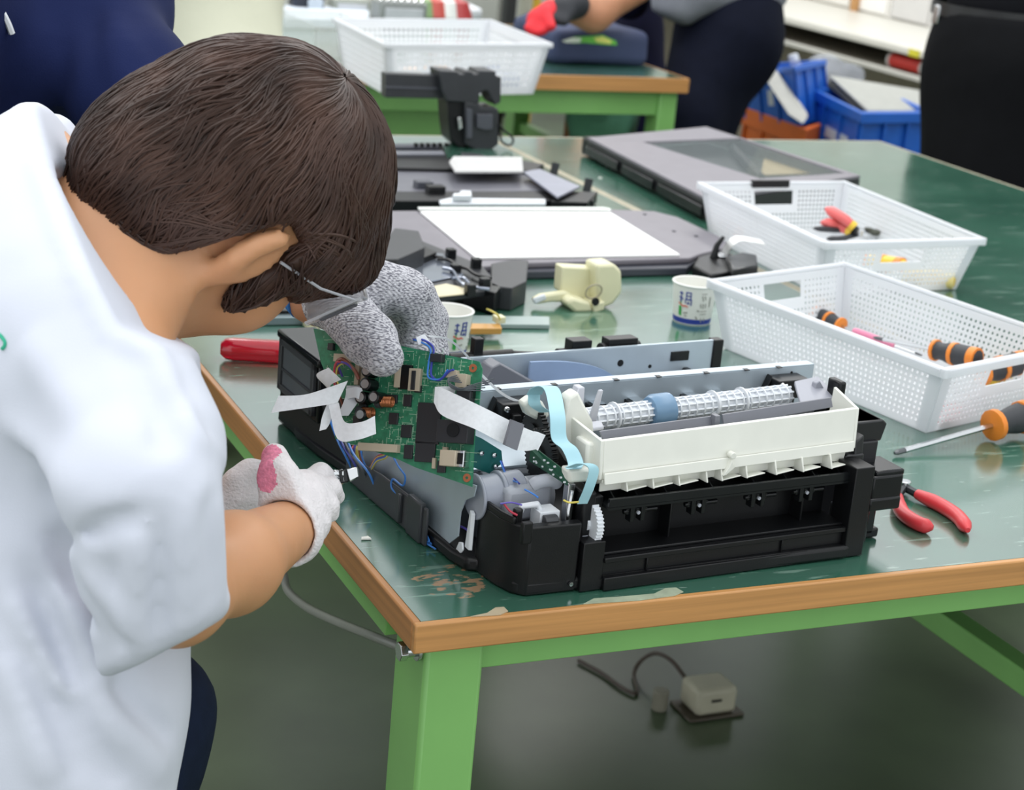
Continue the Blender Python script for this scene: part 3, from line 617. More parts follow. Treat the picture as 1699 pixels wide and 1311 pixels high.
ribpx([(575, 640, 600, 640, 1.46), (572, 662, 598, 660, 1.455), (560, 690, 578, 690, 1.45)], mat('grey_flat_cable', 'cdd0d5', .4))
ribpx([(574, 645, 576, 662, 1.455), (590, 642, 590, 660, 1.45), (601, 644, 603, 668, 1.45)], mat('grey_flat_cable', 'cdd0d5', .4))
ribpx([(690, 560, 694, 572, 1.44), (706, 557, 714, 570, 1.45), (712, 590, 722, 586, 1.46)], mat('grey_flat_cable', 'cdd0d5', .4))
ribpx([(710, 556, 711, 559, 1.47), (745, 562, 743, 565, 1.50), (775, 588, 773, 591, 1.53), (800, 620, 798, 624, 1.55), (840, 655, 838, 659, 1.55), (882, 670, 880, 673, 1.55)], mat('grey_flat_cable', 'cdd0d5', .4))
bw([(566, 620, .004), (572, 605, .012), (586, 600, .016), (600, 616, .012), (606, 632, .010)], WBR, .0016); bw([(572, 625, .004), (576, 608, .014), (590, 606, .016), (604, 622, .010)], WPU, .001); bw([(575, 680, .004), (574, 650, .012), (572, 628, .014), (568, 618, .01)], WBR, .001)
bw([(580, 650, .014), (575, 630, .016), (578, 612, .016), (590, 602, .012)], WYE, .0007); bw([(578, 655, .014), (572, 640, .016), (577, 606, .018), (596, 610, .012)], WRD, .0008)
# ================================================================== BASKETS
BSK = bpy.data.materials.new('frosted_white_plastic'); BSK.use_nodes = True; _n = BSK.node_tree
_b = _n.nodes['Principled BSDF']; _b.inputs['Base Color'].default_value = (.93, .94, .96, 1); _b.inputs['Roughness'].default_value = .35
_t = _n.nodes.new('ShaderNodeBsdfTranslucent'); _t.inputs[0].default_value = (.95, .96, .98, 1)
_p = _n.nodes.new('ShaderNodeBsdfTransparent'); _p.inputs[0].default_value = (.95, .96, .97, 1)
_m = _n.nodes.new('ShaderNodeMixShader'); _m.inputs[0].default_value = .4; _m2 = _n.nodes.new('ShaderNodeMixShader'); _m2.inputs[0].default_value = .17
_n.links.new(_b.outputs[0], _m.inputs[1]); _n.links.new(_t.outputs[0], _m.inputs[2]); _n.links.new(_m.outputs[0], _m2.inputs[1]); _n.links.new(_p.outputs[0], _m2.inputs[2]); _n.links.new(_m2.outputs[0], _n.nodes['Material Output'].inputs[0])
def basket(corners, label, z0, z1, group, parent_name='basket', handle=None, cell=.0072):
    # corners: 4 rim corners (xy) in order; bottom inset
    C4 = np.array([[c[0], c[1]] for c in corners]); cen = C4.mean(0); B4 = cen + (C4 - cen) * np.array([.89, .89])
    t = empty(parent_name, (cen[0], cen[1], z0), label, 'basket', group)
    wallb = MB(); rim = MB(); hb = MB()
    for i in range(4):
        j = (i + 1) % 4; A, B_, Cc, D = np.array([*B4[i], z0 + .002]), np.array([*B4[j], z0 + .002]), np.array([*C4[j], z1 - .004]), np.array([*C4[i], z1 - .004])
        L_ = np.linalg.norm(C4[j] - C4[i]); H_ = z1 - z0; nx = int(L_ / cell); nz = int(H_ / cell)
        P = lambda s_, q_: (A * (1 - s_) + B_ * s_) * (1 - q_) + (D * (1 - s_) + Cc * s_) * q_
        xs = [0.]; 
        for k in range(nx): xs += [(k + .32) / nx, (k + .78) / nx]
        xs.append(1.); ys = [0.]
        for k in range(nz): ys += [(k + .3) / nz, (k + .75) / nz]
        ys.append(1.)
        short = L_ < .3
        nrm = np.cross(B_ - A, D - A); nrm /= np.linalg.norm(nrm); 
        if nrm[:2] @ (cen - C4[i]) < 0: nrm = -nrm
        vs = [P(a_, c_) for a_ in xs for c_ in ys]; ny = len(ys)
        fs = []
        for a_ in range(len(xs) - 1):
            for c_ in range(ny - 1):
                mid = (xs[a_] + xs[a_ + 1]) / 2; mz = (ys[c_] + ys[c_ + 1]) / 2
                hole = (a_ % 2 == 1) and (c_ % 2 == 1) and .05 < mid < .95 and .12 < mz < .93
                if short and .33 < mid < .67 and mz > .45: hole = (.36 < mid < .64 and .62 < mz < .90)
                if not hole: fs.append((a_ * ny + c_, a_ * ny + c_ + 1, (a_ + 1) * ny + c_ + 1, (a_ + 1) * ny + c_))
        wallb.add(vs, fs)
        # rim bar
        o_ = -nrm * np.array([1, 1, 0]); o_ /= np.linalg.norm(o_)
        up = np.array([0, 0, 1.]); Dr, Cr = D + (0, 0, .004), Cc + (0, 0, .004)
        rim.hexa([Dr - o_ * .001 - up * .002, Cr - o_ * .001 - up * .002, Cr + o_ * .007 - up * .004, Dr + o_ * .007 - up * .004], [Dr - o_ * .001 + up * .0015, Cr - o_ * .001 + up * .0015, Cr + o_ * .006 + up * .001, Dr + o_ * .006 + up * .001])
        rim.hexa([Dr + o_ * .0055 - up * .009, Cr + o_ * .0055 - up * .009, Cr + o_ * .007 - up * .009, Dr + o_ * .007 - up * .009], [Dr + o_ * .0055, Cr + o_ * .0055, Cr + o_ * .007, Dr + o_ * .007])
    w = wallb.obj('side_wall', BSK, t); sm = w.modifiers.new('solid', 'SOLIDIFY'); sm.thickness = .0014
    for c in C4: 
        d_ = (c - cen) / np.linalg.norm(c - cen); rim.cyl((c[0] + d_[0] * .003, c[1] + d_[1] * .003, z1 - .009), (c[0] + d_[0] * .003, c[1] + d_[1] * .003, z1 + .0012), .0052, 14)
    rim.obj('rim', BSK, t, bev=.0006)
    fl = MB(); fl.prism([(*c, z0 + .0008) for c in B4], (0, 0, .0016)); fl.obj('bottom', BSK, t)
    for i in (0, 1, 2, 3):    # corner gussets
        c = C4[i]; bq = B4[i]; g = MB(); d1 = (C4[(i + 1) % 4] - c); d1 /= np.linalg.norm(d1); d2 = (C4[i - 1] - c); d2 /= np.linalg.norm(d2)
        for d_ in (d1, d2): g.hexa([np.array([*bq, z0 + .002]), np.array([*(bq + d_ * .014), z0 + .002]), np.array([*(c + d_ * .016), z1 - .003]), np.array([*c, z1 - .003])], [np.array([*(bq * .995 + cen * .005), z0 + .002]), np.array([*((bq + d_ * .014) * .995 + cen * .005), z0 + .002]), np.array([*((c + d_ * .016) * .995 + cen * .005), z1 - .003]), np.array([*(c * .995 + cen * .005), z1 - .003])])
        g.obj('corner_gusset', BSK, t)
    return t, C4
RZ = .82
r1 = [pz(*p, RZ)[:2] for p in [(1184, 466), (1402, 438)]] + [None] + [pz(1567, 612, RZ)[:2]]; r1[2] = r1[1] + r1[3] - r1[0]
bk1, K1 = basket(r1, 'white perforated basket in front, nearest the printer, holding orange-handled tools', T, RZ, 'white baskets on the near tables')
r2 = [pz(*p, RZ)[:2] for p in [(1165, 304), (1400, 302)]] + [None] + [pz(1372, 402, RZ)[:2]]; r2[2] = r2[1] + r2[3] - r2[0]
bk2, K2 = basket(r2, 'white perforated basket with a black handle clip, just behind the nearest one', T, RZ, 'white baskets on the near tables')
q = MB(); e0 = np.array([*(K2[0] * .66 + K2[1] * .34), RZ]); e1 = np.array([*(K2[0] * .40 + K2[1] * .60), RZ])
# black clip over the far rim
du = (e1 - e0) / np.linalg.norm(e1 - e0); dn = np.array([du[1], -du[0], 0])
q.hexa([e0 - dn * .004 + (0, 0, -.007), e1 - dn * .004 + (0, 0, -.007), e1 + dn * .004 + (0, 0, -.007), e0 + dn * .004 + (0, 0, -.007)], [e0 - dn * .004 + (0, 0, .004), e1 - dn * .004 + (0, 0, .004), e1 + dn * .004 + (0, 0, .004), e0 + dn * .004 + (0, 0, .004)])
q.obj('handle_clip', BLK, bk2, bev=.001)

# ================================================================== TOOLS
ORG = mat('orange_rubber', 'e8872c', .4, var=.05); RUB = mat('black_rubber', '333539', .55, var=.08); REDP = mat('red_handle', 'cf3a40', .38, var=.05); REDS = mat('salmon_handle', 'e06a68', .4, var=.05)
YEL = mat('yellow_handle', 'e9c23c', .35, var=.05); REDC = bpy.data.materials.new('clear_red_handle')
REDC = mat('clear_red_handle', 'd61f35', .12, trans=.35, coat=.4, var=.05); PNK = mat('pink_handle', 'e488a6', .4)
def screwdriver(name_label, a, b_, hlen, hr, hmat, band, shaft_r, group=None, tip_dark=True, cat='screwdriver'):
    # a: tip, b_: end of handle
    a = np.array(a, float); b_ = np.array(b_, float); d = b_ - a; L_ = np.linalg.norm(d); d /= L_
    t = empty('screwdriver', a, name_label, cat, group)
    q = MB(); s0 = a + d * min(.014, L_ * .1); s1 = b_ - d * hlen
    q.tube([s0, s1 + d * .004], shaft_r, 6); q.obj('shaft', CHROME, t)
    q = MB(); q.tube([a, a + d * .004, s0], [shaft_r * .55, shaft_r * 1.0, shaft_r * 1.0], 8); q.obj('tip', mat('dark_tip', '6a6c6e', .3, .9), t)
    q = MB(); h0 = s1; q.tube([h0 + d * hlen * t_ for t_ in (0, .06, .14, .22, .34, .5, .7, .88, .96, 1)], [hr * k for k in (.85, .92, .80, .82, .98, 1.02, 1.0, 1.0, .9, .55)], 10); h = q.obj('handle', hmat, t, smooth=True)
    if band is not None:
        for t0, t1_, k in ((-.005, .075, 1.02), (.40, .50, 1.08), (.80, .97, 1.02)):
            q = MB(); q.tube([h0 + d * hlen * t0, h0 + d * hlen * (t0 + .01), h0 + d * hlen * (t1_ - .01), h0 + d * hlen * t1_], [hr * k * .85, hr * k, hr * k, hr * k * .85], 16); q.obj('grip_band', band, h, smooth=True)
    return t
tipp = pz(1484, 752, T + .004); mid = pz(1645, 708, T + .017)
dd = (mid - tipp) / np.linalg.norm(mid - tipp)
screwdriver('large screwdriver with black and orange handle lying in front of the nearest basket', tipp, mid + dd * .105 + (0, 0, .002), .105, .0165, RUB, ORG, .0030)
def pliers(label, name, pivot, heads, handles, hm, hr, jaw_m=CHROME, group=None, z=T, accent=None):
    t = empty(name, pivot, label, 'pliers', group)
    q = MB(); q.cyl(pivot - (0, 0, .004), pivot + (0, 0, .0065), .006, 20); q.obj('pivot', jaw_m, t, bev=.0008)
    for k, hd in enumerate(heads):
        q = MB(); P = [pivot] + hd; q.tube(bez(P, 3), [(.0058 if i == 0 else .0052) * (1 - .6 * i / (3 * (len(P) - 1))) for i in range(3 * (len(P) - 1) + 1)], 8); q.obj('jaw', jaw_m, t, smooth=True)
    for k, hd in enumerate(handles):
        P = bez([pivot] + hd, 5); cut = 5
        q = MB(); q.tube(P[:cut + 2], .0042, 8); q.obj('shank', mat('dark_steel', '3b3d40', .4, .7), t, smooth=True)
        n_ = len(P) - cut; q = MB(); q.tube(P[cut:], [hr * (.8 + .3 * min(1, i / 3)) * (1 if i < n_ - 2 else .75 if i == n_ - 2 else .35) for i in range(n_)], 12); q.obj('handle', hm if not isinstance(hm, list) else hm[k], t, smooth=True)
        if accent is not None: q = MB(); q.tube(P[cut - 1:cut + 2], hr * 1.02, 12); q.obj('handle_collar', accent, t, smooth=True)
    return t
Zp = T + .007
pliers('red-handled cutting pliers lying open on the table right of the printer', 'pliers', pz(1500, 808, Zp), [[pz(1490, 797, Zp), pz(1478, 790, Zp)], [pz(1486, 800, Zp + .001), pz(1474, 796, Zp)]],
       [[pz(1490, 825, Zp), pz(1497, 850, Zp), pz(1522, 868, Zp), pz(1548, 876, Zp)], [pz(1522, 820, Zp), pz(1560, 838, Zp), pz(1590, 858, Zp), pz(1606, 880, Zp)]], REDP, .0062)
# in the near basket
zb = T + .014
c = lambda x, y, z=zb: pz(x, y, z)
screwdriver('orange-banded black screwdriver lying in the nearest basket, handle toward its front end', c(1450, 560, T + .03), c(1625, 596, T + .045), .062, .0125, RUB, ORG, .0024, 'tools in the nearest basket')
screwdriver('screwdriver with orange handle end leaning on the right rim of the nearest basket', c(1560, 640, T + .03), c(1699, 600, T + .045), .07, .0135, RUB, ORG, .0024, 'tools in the nearest basket')
screwdriver('black handled screwdriver with orange end at the far end of the nearest basket', c(1480, 580, T + .012), c(1350, 520, T + .02), .05, .0105, RUB, ORG, .002, 'tools in the nearest basket')
screwdriver('thin pink handled precision screwdriver inside the nearest basket', c(1530, 590, T + .02), c(1415, 548, T + .03), .055, .0042, PNK, None, .0015, 'tools in the nearest basket')
screwdriver('yellow handled screwdriver at the bottom of the nearest basket front end', c(1580, 655, T + .012), c(1680, 615, T + .014), .06, .010, YEL, None, .002, 'tools in the nearest basket')
pliers('red handled pliers at the bottom front corner of the nearest basket', 'pliers', c(1600, 665, T + .01), [[c(1625, 655, T + .01)], [c(1628, 660, T + .01)]], [[c(1580, 672, T + .01), c(1556, 676, T + .01), c(1530, 670, T + .01)], [c(1590, 678, T + .01), c(1570, 690, T + .01), c(1556, 700, T + .01)]], REDP, .006)
# in the far basket
z2 = T + .02
pliers('salmon and red handled pliers with yellow collars leaning in the far basket', 'pliers', pz(1428, 388, T + .035), [[pz(1440, 395, T + .03), pz(1455, 402, T + .02)], [pz(1442, 392, T + .03), pz(1458, 397, T + .02)]],
       [[pz(1415, 375, T + .045), pz(1395, 360, T + .055), pz(1370, 346, T + .062)], [pz(1410, 384, T + .035), pz(1390, 374, T + .04), pz(1363, 369, T + .045)]], REDS, .0075, accent=YEL)
pliers('long nosed pliers with black handles lying across the far basket', 'pliers', pz(1440, 385, T + .03), [[pz(1465, 385, T + .03), pz(1490, 385, T + .03)], [pz(1463, 387, T + .03), pz(1488, 386, T + .03)]],
       [[pz(1415, 383, T + .032), pz(1380, 381, T + .035), pz(1350, 379, T + .038)], [pz(1415, 391, T + .030), pz(1395, 396, T + .03), pz(1372, 396, T + .03)]], RUB, .004, mat('dark_jaw', '55584e', .4, .6))
screwdriver('orange ended screwdriver seen through the left wall of the far basket', pz(1290, 420, T + .012), pz(1200, 375, T + .016), .045, .010, RUB, ORG, .002)
screwdriver('upper yellow handled screwdriver in the front end of the far basket', pz(1400, 425, T + .02), pz(1500, 440, T + .035), .07, .010, YEL, ORG, .002, 'yellow tools in the far basket')
screwdriver('lower yellow handled screwdriver in the right front corner of the far basket', pz(1450, 450, T + .012), pz(1585, 466, T + .014), .075, .0125, YEL, mat('pale_yellow_band', 'f0dc90', .3), .0025, 'yellow tools in the far basket')
# clear red screwdriver behind the printer, left
a = pz(560, 590, T + .012); b_ = pz(366, 578, T + .013)
screwdriver('clear red handled screwdriver lying between the boy and the printer', a, b_, .115, .0125, REDC, None, .0025)

# ================================================================== PAPER CUPS
CUPW = mat('cup_paper', 'e9e9e3', .45, var=.02); CUPI = mat('cup_inside', 'f3f3ef', .4, var=.01); CUPB = mat('cup_blue', '2c3f9c', .4)
INKB = mat('ink_blue', '4450a0', .5); INKR = mat('ink_red', 'd8796a', .5); INKG = mat('ink_green', '3fae52', .5); INKS = mat('ink_grey', 'a3a39b', .6)
def cup(cx, cy, label, rb, rt, h, face):
    t = empty('paper_cup', (cx, cy, T), label, 'cup', 'white paper cups')
    q = MB(); c0 = (cx, cy, T + .0003); q.lathe([(0, .004), (rb - .001, .004), (rb - .0006, 0), (rb, 0), (rb + (rt - rb) * .16, h * .16), (rt, h)], c0, n=48); q.lathe([(rb - .001, .004), (rt - .0009, h)], c0, n=48); q.obj('body', [CUPW], t, smooth=True)
    q = MB(); q.torus((cx, cy, T + h), (0, 0, 1), rt, .0013, 48, 8); q.obj('rolled_rim', CUPI, t, smooth=True)
    q = MB(); q.lathe([(rb + .0002, .001), (rb + (rt - rb) * .15 + .0003, h * .15)], c0, n=48); q.obj('base_band', CUPB, t, smooth=True)
    def dec(lst, m, nm):
        q = MB()
        for (u0, w0, u1, w1, th) in lst:   # strokes in (angle deg, height fraction)
            n_ = 5; pts = []
            for k in range(n_):
                s_ = k / (n_ - 1); an = math.radians(face + (u0 + (u1 - u0) * s_)); w_ = w0 + (w1 - w0) * s_; r_ = rb + (rt - rb) * w_ + .00035
                pts.append((cx + r_ * math.cos(an), cy + r_ * math.sin(an), T + w_ * h, an))
            for k in range(n_ - 1):
                p, p2 = pts[k], pts[k + 1]; dv = np.array(p2[:3]) - np.array(p[:3]); dv /= np.linalg.norm(dv) + 1e-9; nr = np.array([math.cos(p[3]), math.sin(p[3]), 0]); sd = np.cross(dv, nr) * th
                A, B_ = np.array(p[:3]) - dv * .0003, np.array(p2[:3]) + dv * .0003
                q.hexa([A - sd, A + sd, B_ + sd, B_ - sd], [A - sd + nr * .0003, A + sd + nr * .0003, B_ + sd + nr * .0003, B_ - sd + nr * .0003])
        q.obj(nm, m, t)
    # two blue characters, red script, green leaf, grey panel text
    dec([(-42, .80, -32, .80, .0007), (-37, .84, -37, .58, .0007), (-43, .70, -38, .66, .0006), (-36, .70, -31, .64, .0006), (-42, .62, -38, .58, .0005),
         (-22, .84, -10, .84, .0007), (-22, .84, -22, .66, .0007), (-10, .84, -10, .66, .0007), (-22, .75, -10, .75, .0006), (-24, .66, -8, .66, .0008), (-24, .66, -24, .56, .0006), (-8, .66, -8, .52, .0007), (-20, .56, -12, .56, .0006), (-16, .60, -16, .54, .0006)], INKB, 'blue_lettering')
    dec([(-44, .54, -36, .50, .0009), (-36, .50, -30, .47, .001), (-30, .47, -22, .49, .001), (-22, .49, -16, .46, .0007)], INKR, 'red_script')
    dec([(-40, .46, -40, .24, .0017), (-38, .42, -38, .22, .0015), (-42, .36, -37, .24, .0012), (-37, .6, -38, .5, .0006)], INKG, 'green_leaf')
    dec([(-28, .30, -16, .32, .001), (-24, .24, -18, .22, .0008), (18, .84, 32, .84, .0004), (20, .78, 24, .66, .0006), (27, .78, 31, .68, .0006), (18, .58, 20, .48, .0006), (25, .58, 26, .46, .0006), (32, .58, 33, .48, .0006), (10, .40, 16, .38, .0009), (20, .38, 38, .39, .0004), (20, .30, 38, .31, .0004), (8, .24, 14, .16, .0009), (24, .20, 26, .10, .0006), (34, .20, 36, .12, .0006), (44, .75, 46, .5, .0007)], INKS, 'grey_lettering')
    return t
cp1 = pz(1147, 532, T); cup(cp1[0], cp1[1], 'white paper cup with blue lettering and blue base, beside the nearest basket', .0235, .0285, .050, math.degrees(math.atan2(CP[1] - cp1[1], CP[0] - cp1[0])) + 2)
cp2 = pz(738, 585, T); cup(cp2[0], cp2[1], 'white paper cup partly hidden behind the grey knitted glove', .0235, .0285, .050, math.degrees(math.atan2(CP[1] - cp2[1], CP[0] - cp2[0])) + 62)

# ================================================================== PRINTER LID WITH WHITE PAD
LIDG = mat('lid_grey', '77737a', .45, var=.05); LIDD = mat('lid_edge', '3b3d46', .35, var=.05)
PADW = mat('white_pad', 'f4f4f2', .6, var=.01)
t = empty('flatbed_lid', pz(920, 420, T), 'grey flatbed lid with bright white pad, lying flat in the middle of the table', 'lid')
q = MB(); zt = T + .020
lid = [pz(x, y, zt) for x, y in [(600, 350), (640, 395), (740, 448), (870, 436), (1145, 428), (1160, 422), (1215, 408), (1190, 390), (1125, 360), (1085, 350), (1010, 347)]]
q.prism([p - (0, 0, .008) for p in lid], (0, 0, .008)); q.obj('top_shell', LIDG, t, bev=.002)
q = MB(); lid2 = [pz(x, y, zt - .008) for x, y in [(600, 360), (650, 410), (745, 462), (872, 450), (1140, 444), (1150, 436), (1205, 418), (1125, 368), (1010, 352)]]
q.prism([np.array([p[0], p[1], T + .0008]) for p in lid2], (0, 0, .0112)); q.obj('bottom_shell', LIDD, t, bev=.002)
q = MB(); q.prism([pz(x, y, zt + .0035) for x, y in [(790, 427), (1128, 422), (1013, 352), (697, 350)]], (0, 0, -.0033)); q.obj('white_pad', PADW, t, bev=.0006)
q = MB(); q.prism([pz(x, y, zt + .0035) for x, y in [(695, 349), (1014, 351), (1012, 347), (1000, 345), (693, 345)]], (0, 0, .0015)); q.obj('pad_strip', mat('foam_strip', 'd8dcd8', .6), t)
for x, y in ((999, 432), (1070, 356), (1155, 392), (1118, 384)):
    q = MB(); p = pz(x, y, zt); q.cyl(p, p + (0, 0, .0012), .003, 12); q.obj('screw_hole', LIDD, t)
t = empty('plastic_bar', pz(820, 340, T), 'slim white plastic bar lying behind the white padded lid', 'plastic part')
q = MB(); q.prism([pz(x, y, T + .012) for x, y in [(730, 343), (905, 343), (905, 336), (745, 334), (728, 338)]], (0, 0, .006)); q.obj('bar', WHP2, t, bev=.002)
q = MB(); q.prism([pz(x, y, T + .02) for x, y in [(750, 334), (782, 334), (781, 326), (765, 325), (760, 330), (752, 330)]], (0, 0, .009)); q.obj('lug', WHP2, t, bev=.001)
# ================================================================== SCANNER FRAME WITH GLASS
t = empty('scanner_frame', pz(1200, 270, T), 'grey flatbed scanner frame with glass window, at the far end of the second table', 'scanner frame')
zs = T + .038
O4 = [pz(x, y, zs) for x, y in [(976, 228), (1175, 330), (1428, 291), (1172, 210)]]; I4 = [pz(x, y, zs) for x, y in [(1066, 235), (1262, 296), (1402, 287), (1228, 229)]]
q = MB()
for i in range(4):
    j = (i + 1) % 4; q.hexa([p - (0, 0, .006) for p in (O4[i], O4[j], I4[j], I4[i])], [O4[i], O4[j], I4[j], I4[i]])
q.obj('top_frame', LIDG, t, bev=.001)
q = MB()
for i in range(4):
    j = (i + 1) % 4; cen = sum(O4) / 4
    o0, o1 = O4[i], O4[j]; n0, n1 = o0 * .96 + cen * .04, o1 * .96 + cen * .04
    D_ = lambda p, z: np.array([p[0], p[1], z])
    q.hexa([D_(o0, T + .010), D_(o1, T + .010), D_(n1, T + .010), D_(n0, T + .010)], [D_(o0, zs - .007), D_(o1, zs - .007), D_(n1, zs - .007), D_(n0, zs - .007)])
q.obj('side_walls', mat('black_plastic_satin', '1f2023', .35), t, bev=.001)
q = MB(); cen = sum(O4) / 4; q.prism([np.array([*(p * .93 + cen * .07)[:2], T + .001]) for p in O4], (0, 0, .010)); q.obj('floor_pan', BLK, t)
q = MB(); p0, p1_ = O4[0], O4[1]
for s0, s1, z_ in ((.0, .30, .0), (.34, .60, .004), (.64, .98, .0)):
    a, b_ = p0 + (p1_ - p0) * s0, p0 + (p1_ - p0) * s1; nn = np.array([-.006, -.002, 0]); q.hexa([np.array([*(a + nn)[:2], T + .008]), np.array([*(b_ + nn)[:2], T + .008]), np.array([*b_[:2], T + .008]), np.array([*a[:2], T + .008])], [np.array([*(a + nn)[:2], T + .024]), np.array([*(b_ + nn)[:2], T + .024]), np.array([*b_[:2], T + .024]), np.array([*a[:2], T + .024])])
q.obj('hinge_edge', BLKG, t, bev=.002)
q = MB(); a = pz(1000, 245, T + .02); q.box(a + (-.03, -.02, -.018), a + (.025, .03, .016)); q.obj('hinge_block', BLK, t, bev=.006)
GL = bpy.data.materials.new('scanner_glass'); GL.use_nodes = True; gb = GL.node_tree.nodes['Principled BSDF']; gb.inputs['Base Color'].default_value = (.35, .4, .4, 1); gb.inputs['Roughness'].default_value = .05; gb.inputs['Alpha'].default_value = .22
q = MB(); q.prism([p - (0, 0, .004) for p in I4], (0, 0, .002)); q.obj('glass', GL, t)
q = MB(); q.prism([pz(x, y, T + .014) for x, y in [(1270, 252), (1262, 292), (1395, 287), (1330, 262)]], (0, 0, .002)); q.obj('inner_sheet', mat('tan_sheet', 'b8a272', .5), t)
q = MB(); a, b_ = pz(1215, 245, T + .02), pz(1262, 296, T + .02); q.tube([a, b_], .009, 8); q.obj('scan_bar', BLKG, t)

# ================================================================== BLACK PRINTER PARTS AT THE LEFT BACK
def vprism(pts, Y, th, mb=None):    # upright outline traced at depth plane y=Y, with thickness th along +y
    mb = mb or MB(); return mb.prism([py(x, y, Y) for x, y in pts], (0, th, 0))
Yc = pz(800, 247, T)[1]
t = empty('upright_frame', pz(790, 247, T), 'tall black plastic printer frame standing upright near the back of the near table', 'printer part')
DK = mat('dark_part', '2b2d31', .42, var=.12); DK2 = mat('dark_part_lighter', '4a4c54', .42, var=.08)
q = vprism([(640, 122), (738, 126), (738, 164), (640, 162)], Yc + .02, .025); q.obj('beam', DK, t, bev=.001)
q = vprism([(640, 143), (738, 146), (738, 149), (640, 146)], Yc + .017, .004); q.obj('beam_rib', DK2, t)
q = vprism([(729, 117), (761, 119), (762, 123), (770, 123), (771, 118), (784, 119), (786, 123), (793, 123), (795, 117), (823, 118), (824, 127), (832, 128), (831, 170), (822, 175), (816, 165), (810, 152), (804, 150), (796, 156), (795, 172), (742, 168), (733, 150)], Yc, .05); q.obj('upper_block', DK, t, bev=.002)
q = vprism([(742, 168), (772, 168), (772, 247), (760, 243), (748, 232), (744, 200)], Yc + .01, .05); q.obj('left_column', BLK, t, bev=.002)
q = vprism([(772, 168), (796, 172), (798, 178), (822, 178), (828, 182), (828, 240), (815, 249), (790, 250), (772, 240)], Yc, .055); q.obj('right_column', DK, t, bev=.003)
q = vprism([(775, 180), (784, 182), (784, 230), (775, 230)], Yc - .006, .008); q.obj('column_rib', DK2, t, bev=.001)
q = vprism([(792, 190), (818, 190), (818, 214), (806, 216), (792, 212)], Yc - .008, .01); q.obj('guide_block', DK2, t, bev=.001)
q = MB(); q.tube(bez([py(826, 205, Yc), py(836, 216, Yc), py(850, 228, Yc), py(850, 238, Yc), py(842, 241, Yc), py(832, 234, Yc), py(830, 222, Yc)], 5), .0022, 8); q.obj('hook', BLK, t, smooth=True)
q = vprism([(760, 195), (766, 195), (768, 212), (762, 216)], Yc - .002, .01); q.obj('spring', CHROME, t, bev=.001)
def slab(name, label, pxs, z0, z1, m, cat='printer part', group=None, bev=.0015):
    P = [pz(x, y, z1) for x, y in pxs]; o = MB().prism([np.array([p[0], p[1], z0]) for p in P], (0, 0, z1 - z0)).obj(name, m, bev=bev); return tag(o, label, cat, group)
t = empty('roller_housing', pz(720, 255, T), 'flat black and grey roller housing lying in front of the tall black frame', 'printer part')
for i, (pxs, z0, z1, m) in enumerate([([(560, 268), (560, 238), (735, 240), (742, 262), (800, 262), (790, 268)], .001, .018, BLK), ([(565, 244), (565, 238), (728, 238), (730, 243)], .018, .024, DK2), ([(565, 256), (565, 250), (735, 250), (738, 255)], .018, .023, MGR), ([(765, 252), (800, 256), (812, 262), (795, 264), (765, 262)], .001, .020, DK)]):
    P = [pz(x, y, T + z1) for x, y in pxs]; MB().prism([np.array([p[0], p[1], T + z0]) for p in P], (0, 0, z1 - z0)).obj(['body', 'cover_strip', 'cover_strip', 'end_piece'][i], m, t, bev=.001)
for i in range(6): 
    p = pz(690 + i * 10, 243, T + .024); MB().box(p + (-.003, -.003, 0), p + (.003, .003, .006)).obj('tab', BLK, t)
t = empty('paper_tray', pz(820, 320, T), 'black paper tray with upturned right end and folded white paper, left of the table seam', 'paper tray')
GT = mat('tray_grey', '6a6a72', .3, var=.06)
for nm, pxs, z0, z1, m in [('tray_floor', [(560, 318), (900, 316), (930, 318), (955, 312), (860, 270), (560, 272)], .010, .016, GT), ('front_wall', [(560, 333), (985, 333), (988, 322), (925, 318), (560, 317)], .001, .017, BLK), ('back_wall', [(560, 276), (560, 268), (868, 266), (903, 272), (885, 283)], .001, .022, BLK)]:
    P = [pz(x, y, T + z1) for x, y in pxs]; MB().prism([np.array([p[0], p[1], T + z0]) for p in P], (0, 0, z1 - z0)).obj(nm, m, t, bev=.0015)
q = MB(); q.prism([pz(x, y, T + .025) for x, y in [(868, 288), (925, 330), (962, 312), (895, 283)]], (0, 0, .003)); q.obj('end_plate', mat('tray_end', '8c8f9d', .35), t)
q = MB(); q.prism([pz(x, y, T + .02) for x, y in [(925, 318), (992, 318), (975, 336), (915, 334)]], (0, 0, -.018)); q.obj('end_corner', BLK, t, bev=.001)
for x, y in ((913, 283), (968, 310)): q = MB(); p = pz(x, y + 8, T + .012); q.prism([p, p + (.012, -.002, 0), p + (.016, 0, .02), p + (.004, .002, .022)], (0, .004, 0)); q.obj('upright_tab', DK, t)
for x, y in ((700, 312), (720, 320)): q = MB(); p = pz(x, y, T + .016); q.box(p + (-.012, -.01, -.014), p + (.016, .01, .012)); q.obj('end_block', DK2 if x == 700 else BLK, t, bev=.002)
q = MB(); q.prism([pz(x, y, T + .032) for x, y in [(745, 272), (752, 263), (866, 264), (868, 288), (755, 288)]], (0, 0, .004)); tag(q.obj('folded_paper', mat('paper_white', 'b9b9b8', .6), bev=.0008), 'folded white paper strip lying on the black paper tray', 'paper')
